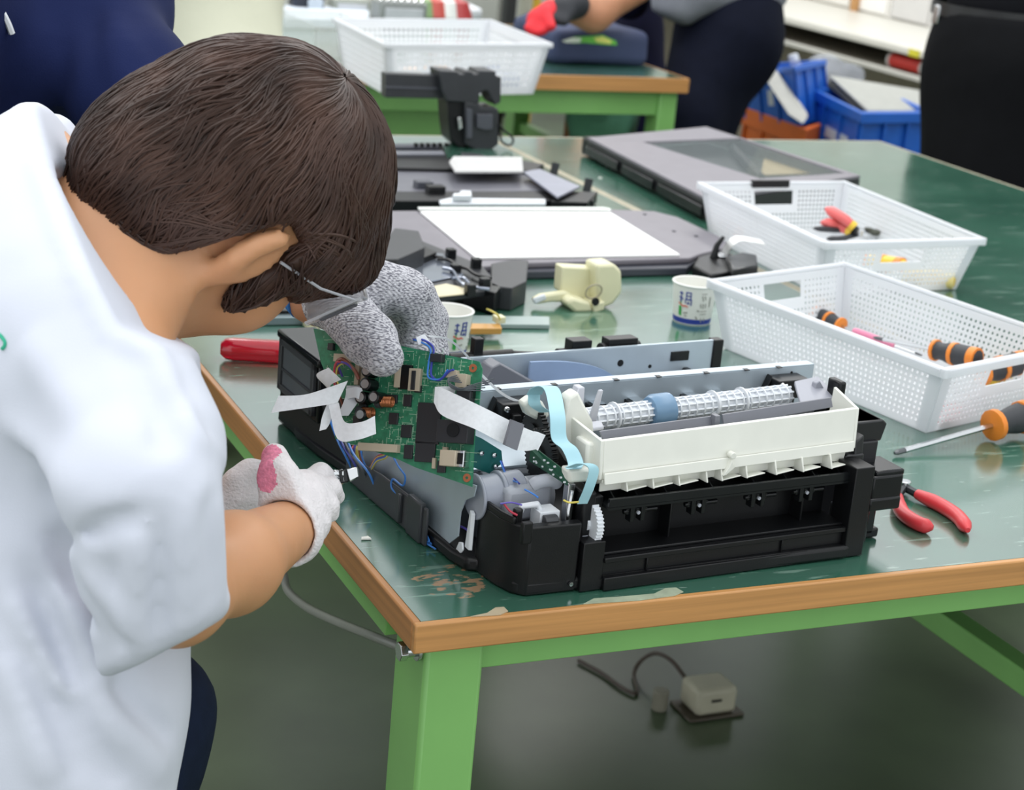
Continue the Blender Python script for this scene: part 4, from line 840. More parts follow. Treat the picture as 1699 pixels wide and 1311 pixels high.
# messy assembly behind the grey glove
t = empty('paper_feed_assembly', pz(760, 470, T), 'tangled black and shiny metal feed assembly lying between the glove and white padded lid', 'printer part')
SHN = mat('shiny_plate', '8e95a2', .15, .6, var=.1)
for nm, pxs, z0, z1, m in [('base_frame', [(600, 470), (640, 400), (690, 395), (800, 440), (833, 478), (735, 492), (640, 505)], .0215, .029, DK), ('steel_plate', [(640, 450), (660, 420), (735, 420), (770, 455), (700, 470)], .0295, .0315, SHN), ('cream_plate', [(640, 490), (740, 470), (775, 478), (770, 487), (650, 500)], .0295, .0315, mat('cream_plate', 'd9cfae', .3)), ('grey_plate', [(620, 448), (700, 445), (720, 462), (640, 470)], .026, .028, MGR), ('end_block', [(815, 474), (815, 437), (850, 430), (877, 432), (874, 466), (850, 478)], .001, .030, DK), ('roller_frame', [(770, 470), (790, 455), (832, 476), (822, 486)], .002, .030, BLKG), ('side_block', [(610, 430), (655, 378), (695, 383), (705, 410), (660, 430)], .0215, .055, DK), ('side_foot', [(660, 420), (690, 400), (725, 418), (690, 432)], .02, .04, BLK)]:
    P = [pz(x, y, T + z1) for x, y in pxs]; MB().prism([np.array([p[0], p[1], T + z0]) for p in P], (0, 0, z1 - z0)).obj(nm, m, t, bev=.0015)
for i, pts in enumerate([[(725, 430), (745, 432), (760, 442), (775, 446), (790, 456), (815, 462)], [(735, 445), (752, 450), (765, 470), (790, 478)], [(690, 415), (715, 424), (735, 428)], [(750, 462), (770, 462), (785, 476), (812, 480)]]):
    q = MB(); q.tube(bez([pz(x, y, T + .035) for x, y in pts], 4), .0022, 8); q.obj('lever_arm', BLK if i % 2 == 0 else SHN, t, smooth=True)
for x, y in ((748, 421), (790, 437), (756, 447), (804, 470), (780, 480)): q = MB(); p = pz(x, y, T + .035); q.box(p + (-.006, -.006, -.008), p + (.006, .006, .007)); q.obj('pawl', BLKG, t, bev=.0015)
# black assembly behind the cup
t = empty('carriage_part', pz(1210, 440, T), 'black printer carriage part with white flat cable, between the lid and the far basket', 'printer part')
q = MB(); q.prism([pz(x, y, T + .02) for x, y in [(1150, 440), (1158, 425), (1185, 418), (1215, 420), (1218, 450), (1180, 456)]], (0, 0, -.019)); q.obj('body', BLK, t, bev=.003)
q = MB(); q.prism([pz(x, y, T + .03) for x, y in [(1205, 425), (1230, 418), (1256, 422), (1258, 440), (1215, 448)]], (0, 0, -.022)); q.obj('motor_block', BLKG, t, bev=.003)
q = MB(); p = pz(1184, 428, T + .02); q.tube([p, p + (.003, 0, .018), p + (.012, 0, .030)], [.006, .004, .0025], 8); q.obj('post', BLK, t, smooth=True)
q = MB(); q.ribbon(bez([pz(1200, 422, T + .02), pz(1212, 404, T + .045), pz(1225, 396, T + .05), pz(1245, 398, T + .05), pz(1266, 402, T + .045)], 5), np.array([.0, .014, .004]), .0008); q.obj('flat_cable', PADW, t, smooth=True)
q = MB(); p = pz(1196, 424, T + .022); q.torus(p, (0, 0, 1), .007, .002); q.obj('clamp', CHROME, t, smooth=True)
# cream plastic part
CRM = mat('cream_plastic', 'dbd8b4', .4, var=.03)
t = empty('plastic_housing', pz(970, 515, T), 'cream coloured plastic gear housing lying on the open table left of the cup', 'plastic part')
p0 = pz(980, 517, T)
def vpr(pts, dy, th, m, nm, bev=.002): q = MB(); q.prism([py(x, y, p0[1] + dy) for x, y in pts], (0, th, 0)); return q.obj(nm, m, t, bev=bev)
vpr([(933, 443), (992, 446), (992, 505), (950, 508), (938, 490), (930, 485)], .03, .022, CRM, 'back_plate'); vpr([(990, 440), (1020, 438), (1032, 450), (1033, 485), (1018, 505), (1002, 512), (990, 500)], .01, .035, CRM, 'side_block', .004)
vpr([(950, 494), (980, 502), (985, 518), (955, 520), (940, 505)], 0, .04, CRM, 'base_block', .004); vpr([(984, 505), (1004, 500), (1003, 515), (985, 520)], .0, .03, CRM, 'foot')
vpr([(886, 498), (900, 490), (940, 484), (955, 492), (948, 502), (915, 502), (890, 506)], .02, .012, CRM, 'arm', .003); vpr([(884, 496), (905, 488), (908, 497), (888, 506)], .018, .004, mat('clear_tip', 'd8dde2', .2), 'arm_tip')
q = MB(); q.torus(py(985, 484, p0[1] + .004), (0, 1, .4), .011, .0012, 24, 6); q.obj('ring', mat('ring_tan', 'a59e86', .4), t, smooth=True)
q = MB(); c_ = py(987, 500, p0[1]); q.cyl(c_, c_ + (0, -.003, 0), .005, 14); q.obj('socket', BLK, t)
# bars behind the glove cup
t = empty('light_bar', pz(800, 545, T), 'slim grey and amber bar with a thin yellow wire, lying behind the hidden cup', 'light bar')
q = MB(); q.prism([pz(x, y, T + .006) for x, y in [(700, 536), (912, 539), (912, 525), (700, 522)]], (0, 0, -.0055)); q.obj('grey_strip', mat('strip_grey', '8fa09c', .3), t, bev=.0008)
q = MB(); q.prism([pz(x, y, T + .014) for x, y in [(700, 545), (833, 545), (830, 537), (700, 535)]], (0, 0, -.0075)); q.obj('amber_strip', mat('amber', 'c2914a', .35), t, bev=.0008)
q = MB(); p = pz(828, 535, T + .014); q.box(p + (-.006, -.006, 0), p + (.006, .008, .008)); q.obj('end_cap', CRM, t, bev=.001)
q = MB(); q.tube(bez([pz(830, 530, T + .02), pz(825, 522, T + .028), pz(815, 516, T + .03), pz(808, 513, T + .025)], 5), .0012, 6); q.obj('lead', WYE, t, smooth=True)
t = empty('metal_rail', pz(480, 530, T), 'dark metal rail lying behind the boy and left of the glove', 'rail')
q = MB(); q.prism([pz(x, y, T + .01) for x, y in [(380, 528), (520, 526), (520, 508), (380, 508)]], (0, 0, -.0095)); q.obj('rail_body', mat('rail_steel', '7c8c90', .3, .4), t, bev=.001)
q = MB(); q.prism([pz(x, y, T + .014) for x, y in [(380, 517), (520, 515), (520, 510), (380, 512)]], (0, 0, -.003)); q.obj('rail_groove', BLK, t)
q = MB(); p = pz(517, 528, T + .012); q.box(p + (-.008, -.008, -.011), p + (.01, .008, .006)); q.obj('cream_connector', CRM, t, bev=.001)
# ================================================================== UNDER THE TABLE
CBL = mat('grey_cable', '858780', .35, var=.06)
q = MB(); q.tube(bez([px(455, 925, .06), px(470, 950, .055), px(478, 980, .05), px(510, 1008, .05), px(560, 1032, .05), px(610, 1052, .05), px(650, 1068, .055), px(700, 1085, .07), px(760, 1085, .10), px(820, 1060, .14), px(840, 1050, .15)], 8), .0042, 12)
tag(q.obj('power_cable', CBL, smooth=True), 'thick grey cable drooping under the left edge of the nearest table', 'cable')
ou = pz(1172, 1178, 0)
t = empty('floor_outlet', ou, 'cream floor outlet box with a cord, on the dark floor under the near table', 'outlet')
q = MB(); q.box((-.05, -.035, .0), (.05, .035, .006)); o = q.obj('base_plate', mat('dark_brass', '4b443a', .4, .4), t, bev=.003, local=True)
CREM = mat('outlet_cream', 'b0ac98', .5)
q = MB(); q.prism([(-.036, -.03, .006), (.036, -.03, .006), (.036, .03, .006), (-.036, .03, .006)], (0, 0, .045)); q.obj('outlet_body', CREM, t, bev=.008, local=True)
q = MB(); q.box((-.012, -.0315, .030), (.006, -.0295, .034)); q.obj('slot', BLK, t, local=True)
q = MB(); q.cyl((-.075, .02, .0), (-.075, .02, .035), .013, 16); q.obj('plug', mat('plug_dull', '7d7a6c', .5), t, bev=.003, local=True)
q = MB(); o_ = MB(); q.tube(bez([ou + (-.01, .03, .035), pz(1140, 1128, .03), pz(1115, 1097, .05), pz(1088, 1084, .05), pz(1064, 1096, .03), pz(1052, 1118, .006), pz(1056, 1150, .005), pz(1030, 1140, .005), pz(1000, 1118, .005), pz(960, 1096, .005)], 7), .0035, 10); tag(q.obj('extension_cord', mat('cord_brown', '4a4038', .5), smooth=True), 'dark cord curling from the floor outlet under the near table', 'cord')
# ================================================================== PEOPLE
SKIN = mat('skin', 'cc966e', .48, var=.04, vs=25, sss=.12, bump=.03, bs=500)
SKIN2 = mat('skin_adult', 'b98363', .5, var=.05, vs=25, sss=.1)
HAIRM = mat('dark_brown_hair', '43312a', .42, var=.55, vs=24, stretch=(1, 1, 1), spec=.28)
SHW = mat('white_tshirt', 'd2d6e2', .8, var=.012, vs=12, bump=.12, bs=1200)
NAVY = mat('navy_cloth', '18224a', .85, spec=.15, var=.10, vs=10, bump=.15, bs=700)
JEAN = mat('dark_denim', '121c30', .85, spec=.15, var=.15, vs=60, bump=.2, bs=800)
GLW = mat('white_knit', 'e4e0e2', .9, var=.05, vs=120, bump=.6, bs=420); GLP = mat('pink_knit', 'e58aa6', .9, var=.2, vs=200, bump=.6, bs=420)
def knit():
    m = bpy.data.materials.new('grey_knit'); m.use_nodes = True; nt = m.node_tree; N = nt.nodes; L = nt.links; b = N['Principled BSDF']; b.inputs['Roughness'].default_value = .9
    tc = N.new('ShaderNodeTexCoord'); mp = N.new('ShaderNodeMapping'); mp.inputs['Scale'].default_value = (1, 1, 2.6); mp.inputs['Rotation'].default_value = (.2, .5, 0); L.new(tc.outputs['Object'], mp.inputs[0])
    n = N.new('ShaderNodeTexNoise'); n.inputs['Scale'].default_value = 330; n.inputs['Detail'].default_value = 3; L.new(mp.outputs[0], n.inputs[0])
    r = N.new('ShaderNodeValToRGB'); r.color_ramp.elements[0].position = .38; r.color_ramp.elements[1].position = .56; r.color_ramp.elements[0].color = (*hexc('6c6c76'), 1); r.color_ramp.elements[1].color = (*hexc('c4c4ca'), 1)
    L.new(n.outputs[0], r.inputs[0]); L.new(r.outputs[0], b.inputs['Base Color'])
    w = N.new('ShaderNodeTexWave'); w.inputs['Scale'].default_value = 130; w.inputs['Distortion'].default_value = 1.5; w.bands_direction = 'DIAGONAL'; L.new(tc.outputs['Object'], w.inputs[0])
    bp = N.new('ShaderNodeBump'); bp.inputs['Strength'].default_value = .6; bp.inputs['Distance'].default_value = .001; L.new(w.outputs[1], bp.inputs['Height']); L.new(bp.outputs[0], b.inputs['Normal'])
    return m
GLG = knit()
def bounds(pts, pad): P = np.array(pts); return P.min(0) - pad, P.max(0) + pad
def prims(P, lst, k):
    d = None
    for a, ra, b, rb in lst:
        e = cap(P, a, ra, b, rb); d = e if d is None else smin(d, e, k)
    return d
# ---- boy: head frame
HA = np.array([[-0.008, 0.608, 0.794], [-0.927, 0.293, -0.234], [-0.375, -0.738, 0.561]])   # columns right, face, up
HR_, HF, HU = HA[:, 0], HA[:, 1], HA[:, 2]
HC = pd(394, 328, 1.30)
hl = lambda r, f_, u: HC + HR_ * r + HF * f_ + HU * u
sh_near = pd(215, 740, 1.145); elb = pd(292, 988, 1.175); wri = pd(478, 878, 1.355)
neck_b = pd(195, 412, 1.275)
hip = pd(110, 1330, 1.28)
far_sh = pd(55, 262, 1.33)
l_elb = pd(300, 900, 1.46); l_wri = pd(385, 850, 1.45)
hip_r = hip + (0, -.03, 0); hip_l = hip + (.02, .08, 0)
foot_r = np.array([hip_r[0] - .04, hip_r[1] - .02, .04]); foot_l = np.array([hip_l[0] + .02, hip_l[1] + .02, .04])
def head_sdf(P, c, A, s=1.0):
    L = lambda r, f_, u: c + A[:, 0] * r * s + A[:, 1] * f_ * s + A[:, 2] * u * s
    d = ell(P, L(0, -.008, .025), np.array([.070, .088, .080]) * s, A)
    d = smin(d, ell(P, L(0, .018, -.030), np.array([.058, .074, .068]) * s, A), .03 * s)
    d = smin(d, ell(P, L(0, .048, -.075), np.array([.030, .030, .026]) * s, A), .03 * s)
    for sg in (-1, 1): d = smin(d, ell(P, L(sg * .034, .052, -.035), np.array([.026, .026, .03]) * s, A), .02 * s)
    d = smin(d, cap(P, L(0, .082, .004), .007 * s, L(0, .099, -.026), .0095 * s), .012 * s)
    for sg in (-1, 1): d = smax(d, -ell(P, L(sg * .030, .088, .002), np.array([.015, .012, .010]) * s, A), .012 * s)
    d = smin(d, cap(P, L(-.016, .083, -.053), .005 * s, L(.016, .083, -.053), .005 * s), .006 * s)
    return d
def ear_sdf(P, c, A, sg, s=1.):
    L = lambda r, f_, u: c + A[:, 0] * r * sg * s + A[:, 1] * f_ * s + A[:, 2] * u * s
    d = ell(P, L(.077, -.008, -.004), np.array([.007, .018, .031]) * s, A)
    d = smin(d, ell(P, L(.084, -.015, .002), np.array([.006, .011, .027]) * s, A), .006 * s)
    d = smax(d, -ell(P, L(.087, -.002, .002), np.array([.008, .010, .018]) * s, A), .004 * s)
    return d
def boy_body(P):
    d = head_sdf(P, HC, HA)
    for sg in (-1, 1): d = smin(d, ear_sdf(P, HC, HA, sg), .006)
    d = smin(d, cap(P, hl(0, -.026, -.045), .045, neck_b, .046), .028)
    d = smin(d, prims(P, [(neck_b, .046, pd(60, 560, 1.27), .075), (pd(60, 560, 1.27), .075, hip, .065), (neck_b, .04, far_sh, .026), (neck_b, .036, sh_near, .03)], .04), .04)
    d = smin(d, prims(P, [(sh_near, .034, elb, .030), (elb, .030, elb * .55 + wri * .45, .0325), (elb * .55 + wri * .45, .0325, wri, .0225)], .02), .02)
    d = smin(d, prims(P, [(far_sh, .026, l_elb, .028), (l_elb, .03, l_wri, .022)], .02), .02)
    d = smin(d, prims(P, [(hip_r, .055, (hip_r + foot_r) / 2, .045), ((hip_r + foot_r) / 2, .048, foot_r, .03), (hip_l, .055, (hip_l + foot_l) / 2, .045), ((hip_l + foot_l) / 2, .048, foot_l, .03)], .03), .04)
    return d
lo, hi = bounds([hl(0, .1, -.1), hl(0, -.1, .1), hl(.09, 0, 0), hl(-.09, 0, 0), far_sh, sh_near, elb, l_elb, wri, hip_r, hip_l, foot_r, foot_l], .11)
boy = sdf_obj('person', boy_body, lo, hi, .0052, SKIN)
tag(boy, 'young person in white t-shirt and knit gloves, leaning over the printer with head bowed', 'person')
# eyes
for sg in (-1, 1):
    q = MB(); q.lathe([(.011 * math.cos(a), .011 * math.sin(a)) for a in np.linspace(-1.57, 1.57, 9)], hl(sg * .030, .075, .002), HF, 16); q.obj('eye', mat('eye_white', 'e8e4e0', .2), boy, smooth=True)
    q = MB(); q.lathe([(.0, .0115), (.005, .0108)], hl(sg * .030, .075, .002), HF, 16); q.obj('iris', mat('iris_dark', '1e1512', .2), boy)
# shirt
nk_a = pd(165, 412, 1.235); nk_dir = (pd(440, 250, 1.235) - nk_a); nk_dir /= np.linalg.norm(nk_dir)
HEM_C = pd(282, 1068, 1.17); HEM_N = pd(327, 1156, 1.17) - HEM_C; HEM_N /= np.linalg.norm(HEM_N)
folds = [((98, 900), (235, 850), .007, -.0055), ((235, 850), (382, 768), .007, -.0055), ((98, 900), (150, 1030), .008, -.007), ((110, 890), (70, 760), .010, -.004),
         ((235, 880), (215, 1060), .010, .004), ((300, 850), (320, 1040), .012, .004), ((350, 820), (362, 1000), .010, .0035), ((265, 860), (265, 1080), .008, -.0035), ((140, 940), (235, 1060), .008, .0035), ((335, 790), (300, 880), .006, .003), ((190, 920), (200, 1080), .007, -.002),
         ((60, 260), (200, 560), .010, .0035), ((100, 330), (235, 560), .008, -.0035), ((240, 560), (325, 730), .008, .004), ((215, 580), (290, 760), .008, -.003), ((290, 690), (370, 770), .006, .003),
         ((20, 980), (120, 1180), .010, .005), ((50, 950), (150, 1200), .009, -.005), ((100, 960), (175, 1150), .010, .005), ((130, 1130), (270, 1290), .010, .005), ((170, 1120), (285, 1230), .008, -.004), ((80, 1150), (200, 1310), .010, -.004), ((10, 1080), (90, 1300), .012, .005), ((40, 1060), (130, 1300), .009, -.004),
         ((150, 820), (0, 700), .012, .0025), ((140, 700), (40, 560), .014, .0025), ((300, 640), (250, 760), .008, -.0025)]
FL = []
def bvh(o): return BVHTree.FromPolygons([v.co[:] for v in o.data.vertices], [p.vertices[:] for p in o.data.polygons])
def on(bv, x, y, off=.001):
    r = ray(x, y); r = r / np.linalg.norm(r); h = bv.ray_cast(Vector(CP), Vector(r)); return None if h[0] is None else np.array(h[0]) - r * off
def boy_shirt(P):
    d = prims(P, [(far_sh, S(85, 1.33), pd(75, 420, 1.27), S(150, 1.27)), (pd(75, 420, 1.27), S(150, 1.27), pd(100, 620, 1.22), S(200, 1.22)), (pd(100, 620, 1.22), S(200, 1.22), pd(90, 900, 1.26), S(205, 1.26)),
                  (pd(90, 900, 1.26), S(205, 1.26), pd(105, 1150, 1.26), S(178, 1.26)), (pd(105, 1150, 1.26), S(178, 1.26), pd(100, 1480, 1.27), S(186, 1.27)), (pd(-90, 520, 1.24), S(190, 1.24), pd(-60, 1000, 1.26), S(190, 1.26))], .05)
    d = smin(d, prims(P, [(pd(82, 290, 1.285), S(108, 1.285), pd(120, 470, 1.20), S(150, 1.2))], .03), .04)
    d = smin(d, prims(P, [(pd(165, 560, 1.15), S(120, 1.15), pd(225, 745, 1.12), S(148, 1.12))], .03), .05)
    d = smin(d, cap(P, pd(130, 640, 1.26), S(132, 1.26), pd(203, 750, 1.26), S(166, 1.26)), .02)
    sl = cap(P, pd(230, 800, 1.095), S(138, 1.095), pd(275, 1090, 1.15), S(112, 1.15))
    # sleeve: hollow, cut at the hem
    hem = (P - HEM_C) @ HEM_N
    slh = smax(sl, hem, .010); slh = slh - .0011 * (hem > -.013)
    d = smin(d, slh, .006)
    for a, b, w_, amp in FL: d = d - 2.0 * amp * fold(P, a, b, w_)
    d = d - .0022 * wav(P, 34, 3) - .0012 * wav(P, 80, 5)
    # neckline
    ax = P - nk_a; t_ = ax @ nk_dir; rad = np.linalg.norm(ax - t_[..., None] * nk_dir, axis=-1)
    col = np.maximum(np.abs(rad - .064) - .005, np.abs(t_ - .012) - .012); 
    ncut = np.maximum(rad - .0605, -t_ - .035); d = smax(d, -ncut, .008)
    lin_ = pd(262, 545, 1.235) - pd(95, 262, 1.235); lin_ = lin_ / np.linalg.norm(lin_); sc_ = ax @ lin_; lim_ = .006 + .7 * np.maximum(sc_ - .072, 0)
    d = smax(d, t_ - lim_, .008)
    d = d - .0016 * ((t_ > lim_ - .013) & (t_ < lim_ + .006) & (sc_ < .10))
    d = smin(d, smax(cap(P, pd(88, 232, 1.37), S(44, 1.37), pd(128, 290, 1.36), S(30, 1.36)), -cap(P, pd(110, 300, 1.31), S(52, 1.31), pd(170, 330, 1.31), S(50, 1.31)), .006), .01)
    return d
lo, hi = bounds([pd(-300, 150, 1.3), pd(400, 150, 1.36), pd(-300, 1480, 1.2), pd(420, 1480, 1.2), pd(200, 800, .98), pd(0, 800, 1.4)], .03); hi[1] = max(hi[1], far_sh[1] + .08)
def snap_folds(fn, lo, hi, folds):     # lay each crease on the surface of the uncreased cloth
    tmp = sdf_obj('cloth_base', fn, lo, hi, .010, SHW); bv = bvh(tmp); me = tmp.data; bpy.data.objects.remove(tmp); bpy.data.meshes.remove(me); out = []
    for a, b, w_, amp in folds:
        p = on(bv, a[0], a[1], 0.); q = on(bv, b[0], b[1], 0.); m_ = on(bv, (a[0] + b[0]) / 2, (a[1] + b[1]) / 2, 0.)
        if p is None or q is None: continue
        out.append((p, q if m_ is None else m_, w_, amp)) if m_ is None else out.extend([(p, m_ + (m_ - p) * .12, w_, amp), (m_ - (q - m_) * .12, q, w_, amp)])
    return out
FL = snap_folds(boy_shirt, lo, hi, folds)
shirt = sdf_obj('t_shirt', boy_shirt, lo, hi, .0040, SHW, boy)
BV = bvh(shirt)
pts = [on(BV, x, y) for x, y in [(-14, 556), (-8, 553), (-2, 555), (4, 561), (8, 568), (7, 575), (3, 579)]]
pts = [p for p in pts if p is not None]
if len(pts) > 3: q = MB(); q.tube(bez(pts, 3), .0012, 6); q.obj('green_print', mat('green_print', '2fae8a', .6), shirt, smooth=True)
pts = [on(BV, x, y, .0) for x, y in [(178, 1098), (200, 1106), (230, 1112), (262, 1110), (295, 1100), (330, 1075), (356, 1042), (370, 1008)]]
# jeans
def jeans(P):
    d = prims(P, [(pd(190, 1235, 1.31), S(138, 1.31), hip_l + (0, 0, -.02), .068), (hip_r, .066, (hip_r + foot_r) / 2, .056), ((hip_r + foot_r) / 2, .06, foot_r + (0, 0, .03), .045), (pd(238, 1185, 1.34), S(118, 1.34), pd(178, 1415, 1.34), S(112, 1.34)), (pd(178, 1415, 1.34), .050, (hip_l + foot_l) / 2, .058), ((hip_l + foot_l) / 2, .058, foot_l + (0, 0, .03), .045)], .03)
    d = d - .003 * wav(P, 45, 9)
    d = np.maximum(d, -cap(P, pd(105, 1100, 1.26), S(178, 1.26) - .003, pd(100, 1480, 1.27), S(184, 1.27) - .003))
    return np.maximum(d, P[..., 2] - .815 + .2 * (P[..., 1] - .05))
lo, hi = bounds([pd(0, 1050, 1.3), pd(380, 1050, 1.36), hip_r, hip_l, foot_r, foot_l], .12)
sdf_obj('jeans', jeans, lo, hi, .0075, JEAN, boy)
for ft in (foot_r, foot_l): sdf_obj('shoe', lambda P: smin(cap(P, ft + (-.02, 0, 0), .035, ft + (.08, 0, -.01), .03), cap(P, ft, .036, ft + (0, 0, .03), .034), .02), ft + (-.07, -.05, -.045) , ft + (.13, .05, .075), .006, mat('shoe_grey', '55585e', .6), boy)
# hair: cap + combed locks
def hairline(q):   # q in head coords -> positive where hair grows
    r, f_, u = q[..., 0], q[..., 1], q[..., 2]
    back = np.where(f_ < -.02, u + .072 + .35 * (f_ + .02) * 0, 9)     # nape line
    side = np.where(f_ >= -.02, u + .002 - .0 * f_, 9)
    front = .072 + .35 * (u - .03) - f_
    s_ = np.minimum(np.minimum(np.where(f_ < -.03, u + .070, np.where(f_ < .004, u - .022 + (.004 - f_) * 2.2, u + .012)), .5), np.where(u < .11, .085 + .0 * u - f_, 1))
    return s_
def hair_cap(P):
    q = (P - HC) @ HA
    d = ell(P, HC + HU * .020 - HF * .008, [.0835, .1035, .097], HA)
    d = smin(d, ell(P, hl(0, -.048, -.030), [.064, .057, .052], HA), .03)
    d = smin(d, ell(P, hl(0, -.047, -.052), [.058, .053, .046], HA), .03)
    d = d - .0026 * wav(q * np.array([1.8, 1.8, 1]), 55, 2)
    u, f_, r = q[..., 2], q[..., 1], q[..., 0]
    low = np.where(f_ < -.050, -.088, np.where(f_ < -.024, -.088 + (f_ + .050) / .026 * .120, np.where(f_ < .010, .032, .010 - (f_ - .012) * .3)))
    cut = low - u
    face = f_ - (.080 + .10 * (u - .03))
    d = smax(d, cut * .7, .010); d = smax(d, np.minimum(face, .06 - u + .0) * .7, .008)
    # sideburn in front of the ear
    for sg in (-1, 1): d = smin(d, ell(P, hl(sg * .067, .026, -.010), [.009, .013, .034], HA), .010)
    d = smin(d, ell(P, hl(0, .074, .045), [.060, .022, .030], HA), .02)
    return d
lo, hi = bounds([hl(0, .1, -.08), hl(0, -.11, .12), hl(.09, 0, 0), hl(-.09, 0, 0), hl(0, .1, .12), hl(.09, -.1, -.07), hl(-.09, -.1, -.07)], .02)
hc = sdf_obj('hair', hair_cap, lo, hi, .0032, HAIRM, boy)
HBV = bvh(hc); rg = random.Random(11)
crown = next(p for p in (on(HBV, x_, y_, 0.) for x_, y_ in ((585, 115), (570, 130), (555, 145), (520, 160))) if p is not None); locks = MB()
c0_ = HC + HU * .02 - HF * .008
def surf(p):
    h = HBV.find_nearest(Vector(p)); return np.array(h[0]), np.array(h[1])
for i in range(5200):
    # random start on the cap
    dvec = np.array([rg.gauss(0, 1), rg.gauss(0, 1), rg.gauss(0, 1)]); dvec /= np.linalg.norm(dvec)
    p, n_ = surf(c0_ + HA @ (dvec * np.array([.084, .104, .1])) if i % 6 else crown + np.array([rg.gauss(0, .012), rg.gauss(0, .012), rg.gauss(0, .012)]))
    if (p - HC) @ HU < -.086: continue
    if (p - HC) @ HU < .0 and (p - HC) @ HF > .004 and rg.random() < .7: continue
    pts = []; L_ = rg.uniform(.05, .095); steps = 8; g = p - crown; g = g - n_ * (g @ n_); g = g / (np.linalg.norm(g) + 1e-9)
    sw = np.cross(n_, g) * rg.uniform(-.15, .45); dirn = g + sw; lift = rg.uniform(.0, .0022)
    alive = True
    for k in range(steps + 1):
        pts.append(p + n_ * (.0006 + lift * math.sin(math.pi * k / steps) + (.0008 if k < steps else 0)))
        dirn = dirn + np.cross(n_, dirn) * .16 * math.sin(95 * p[0] + 70 * p[2] + 2 * math.sin(60 * p[1])) ; dirn = dirn - n_ * (dirn @ n_); dirn /= (np.linalg.norm(dirn) + 1e-9)
        # comb towards the face/nape as on the head
        q2 = p + dirn * L_ / steps; s_, n2 = surf(q2)
        if np.linalg.norm(s_ - q2) > .006:      # past the hairline: continue free, hugging the head
            for kk in range(k, min(steps, k + 3) if (p - HC) @ HF < -.02 else k): p = p + dirn * L_ / steps * .8 - n_ * .0006; pts.append(p)
            break
        p, n_ = s_, n2
    w0 = rg.uniform(.0005, .0011); m_ = len(pts); locks.tube(pts, [w0 * (.5 + .5 * math.sin(math.pi * min(1, (j + .6) / m_ * 1.1))) * (1 if j < m_ - 1 else .15) for j in range(m_)], 5, cap=False)
lk = locks.obj('hair_strands', HAIRM, hc, smooth=True); tag(lk, kind='stuff')
# tufts at the nape and over the ear
tf = MB()
for i in range(900):
    if i < 560: th = rg.uniform(-1.0, 1.25); base = hl(.070 * math.sin(th), -.040 - .058 * math.cos(th), -.080 + rg.uniform(-.012, .018)); dr = -HU * rg.uniform(.6, 1) + HF * rg.uniform(-.1, .35); L_ = rg.uniform(.014, .034)
    else: s_ = rg.uniform(0, 1); base = hl(.072, -.052 + .030 * s_, -.058 + .095 * s_ + rg.uniform(0, .02)); dr = -HU * .8 + HF * rg.uniform(-.1, .4); L_ = rg.uniform(.010, .022)
    p, n_ = surf(base); p = p - n_ * .001
    if (p - HC) @ HF > -.004: continue
    dr = dr - n_ * (dr @ n_) * .9; dr /= np.linalg.norm(dr)
    pts = [p, p + dr * L_ * .4 + n_ * .001, p + dr * L_ * .75 - n_ * .0006, p + dr * L_ - n_ * .003]
    w0 = rg.uniform(.0007, .0014); tf.tube(pts, [w0, w0, w0 * .6, w0 * .1], 5, cap=False)
tag(tf.obj('hair_ends', HAIRM, hc, smooth=True), kind='stuff')
# safety goggles worn by the boy
gg = empty('safety_goggles', hl(0, .10, .0), 'clear safety goggles worn by the boy, seen edge-on below his fringe', 'goggles')
CLR = bpy.data.materials.new('clear_goggle'); CLR.use_nodes = True; cb = CLR.node_tree.nodes['Principled BSDF']; cb.inputs['Base Color'].default_value = (.62, .64, .68, 1); cb.inputs['Roughness'].default_value = .08; cb.inputs['Alpha'].default_value = .45
q = MB(); n_ = 14; top = []; bot = []
for k in range(n_ + 1):
    a = -1.25 + 2.5 * k / n_; top.append(hl(.076 * math.sin(a), .064 + .046 * math.cos(a), .042)); bot.append(hl(.072 * math.sin(a), .062 + .044 * math.cos(a), -.004))
q.ribbon([(a + b) / 2 for a, b in zip(top, bot)], [b - a for a, b in zip(top, bot)], .002); q.obj('lens', CLR, gg, smooth=True)
q = MB(); q.tube([t_ for t_ in top], .0014, 6); q.obj('brow_bar', mat('goggle_grey', '8a8a90', .3), gg, smooth=True)
for sg in (-1, 1):
    q = MB(); q.tube([hl(sg * .073, .076, .036), hl(sg * .080, .045, .022), hl(sg * .080, .006, .010)], .0011, 6); q.obj('temple_arm', mat('goggle_arm', 'a8aab0', .3), gg, smooth=True)
    for k in range(6):
        a = sg * (.72 + .085 * k); q = MB(); q.tube([hl(.0765 * math.sin(a), .0645 + .0465 * math.cos(a), .034), hl(.0735 * math.sin(a), .063 + .0450 * math.cos(a), .006)], .0010, 5); q.obj('vent_slat', mat('vent_dark', '46464c', .4), gg)

# ---- knit work gloves of the boy
def glove(name, fn, pts, pad, h, m, parent, pink=None, mp=None):
    lo, hi = bounds(pts, pad); o = sdf_obj(name, fn, lo, hi, h, m, parent)
    if pink:
        o.data.materials.append(mp)
        for p in o.data.polygons:
            c_ = np.array(p.center)
            for a, b, r_ in pink:
                ba = b - a; t_ = min(1, max(0, (c_ - a) @ ba / (ba @ ba)))
                if np.linalg.norm(c_ - a - t_ * ba) < r_: p.material_index = 1; break
    return o
G = lambda x, y, d: pd(x, y, d)
rh = [(G(478, 880, 1.355), S(62, 1.355), G(500, 835, 1.37), S(52, 1.37)), (G(500, 835, 1.37), S(46, 1.37), G(508, 822, 1.375), S(38, 1.37)),
      (G(470, 850, 1.345), S(40, 1.35), G(462, 795, 1.35), S(31, 1.35)), (G(462, 795, 1.35), S(31, 1.35), G(456, 758, 1.365), S(23, 1.36))]
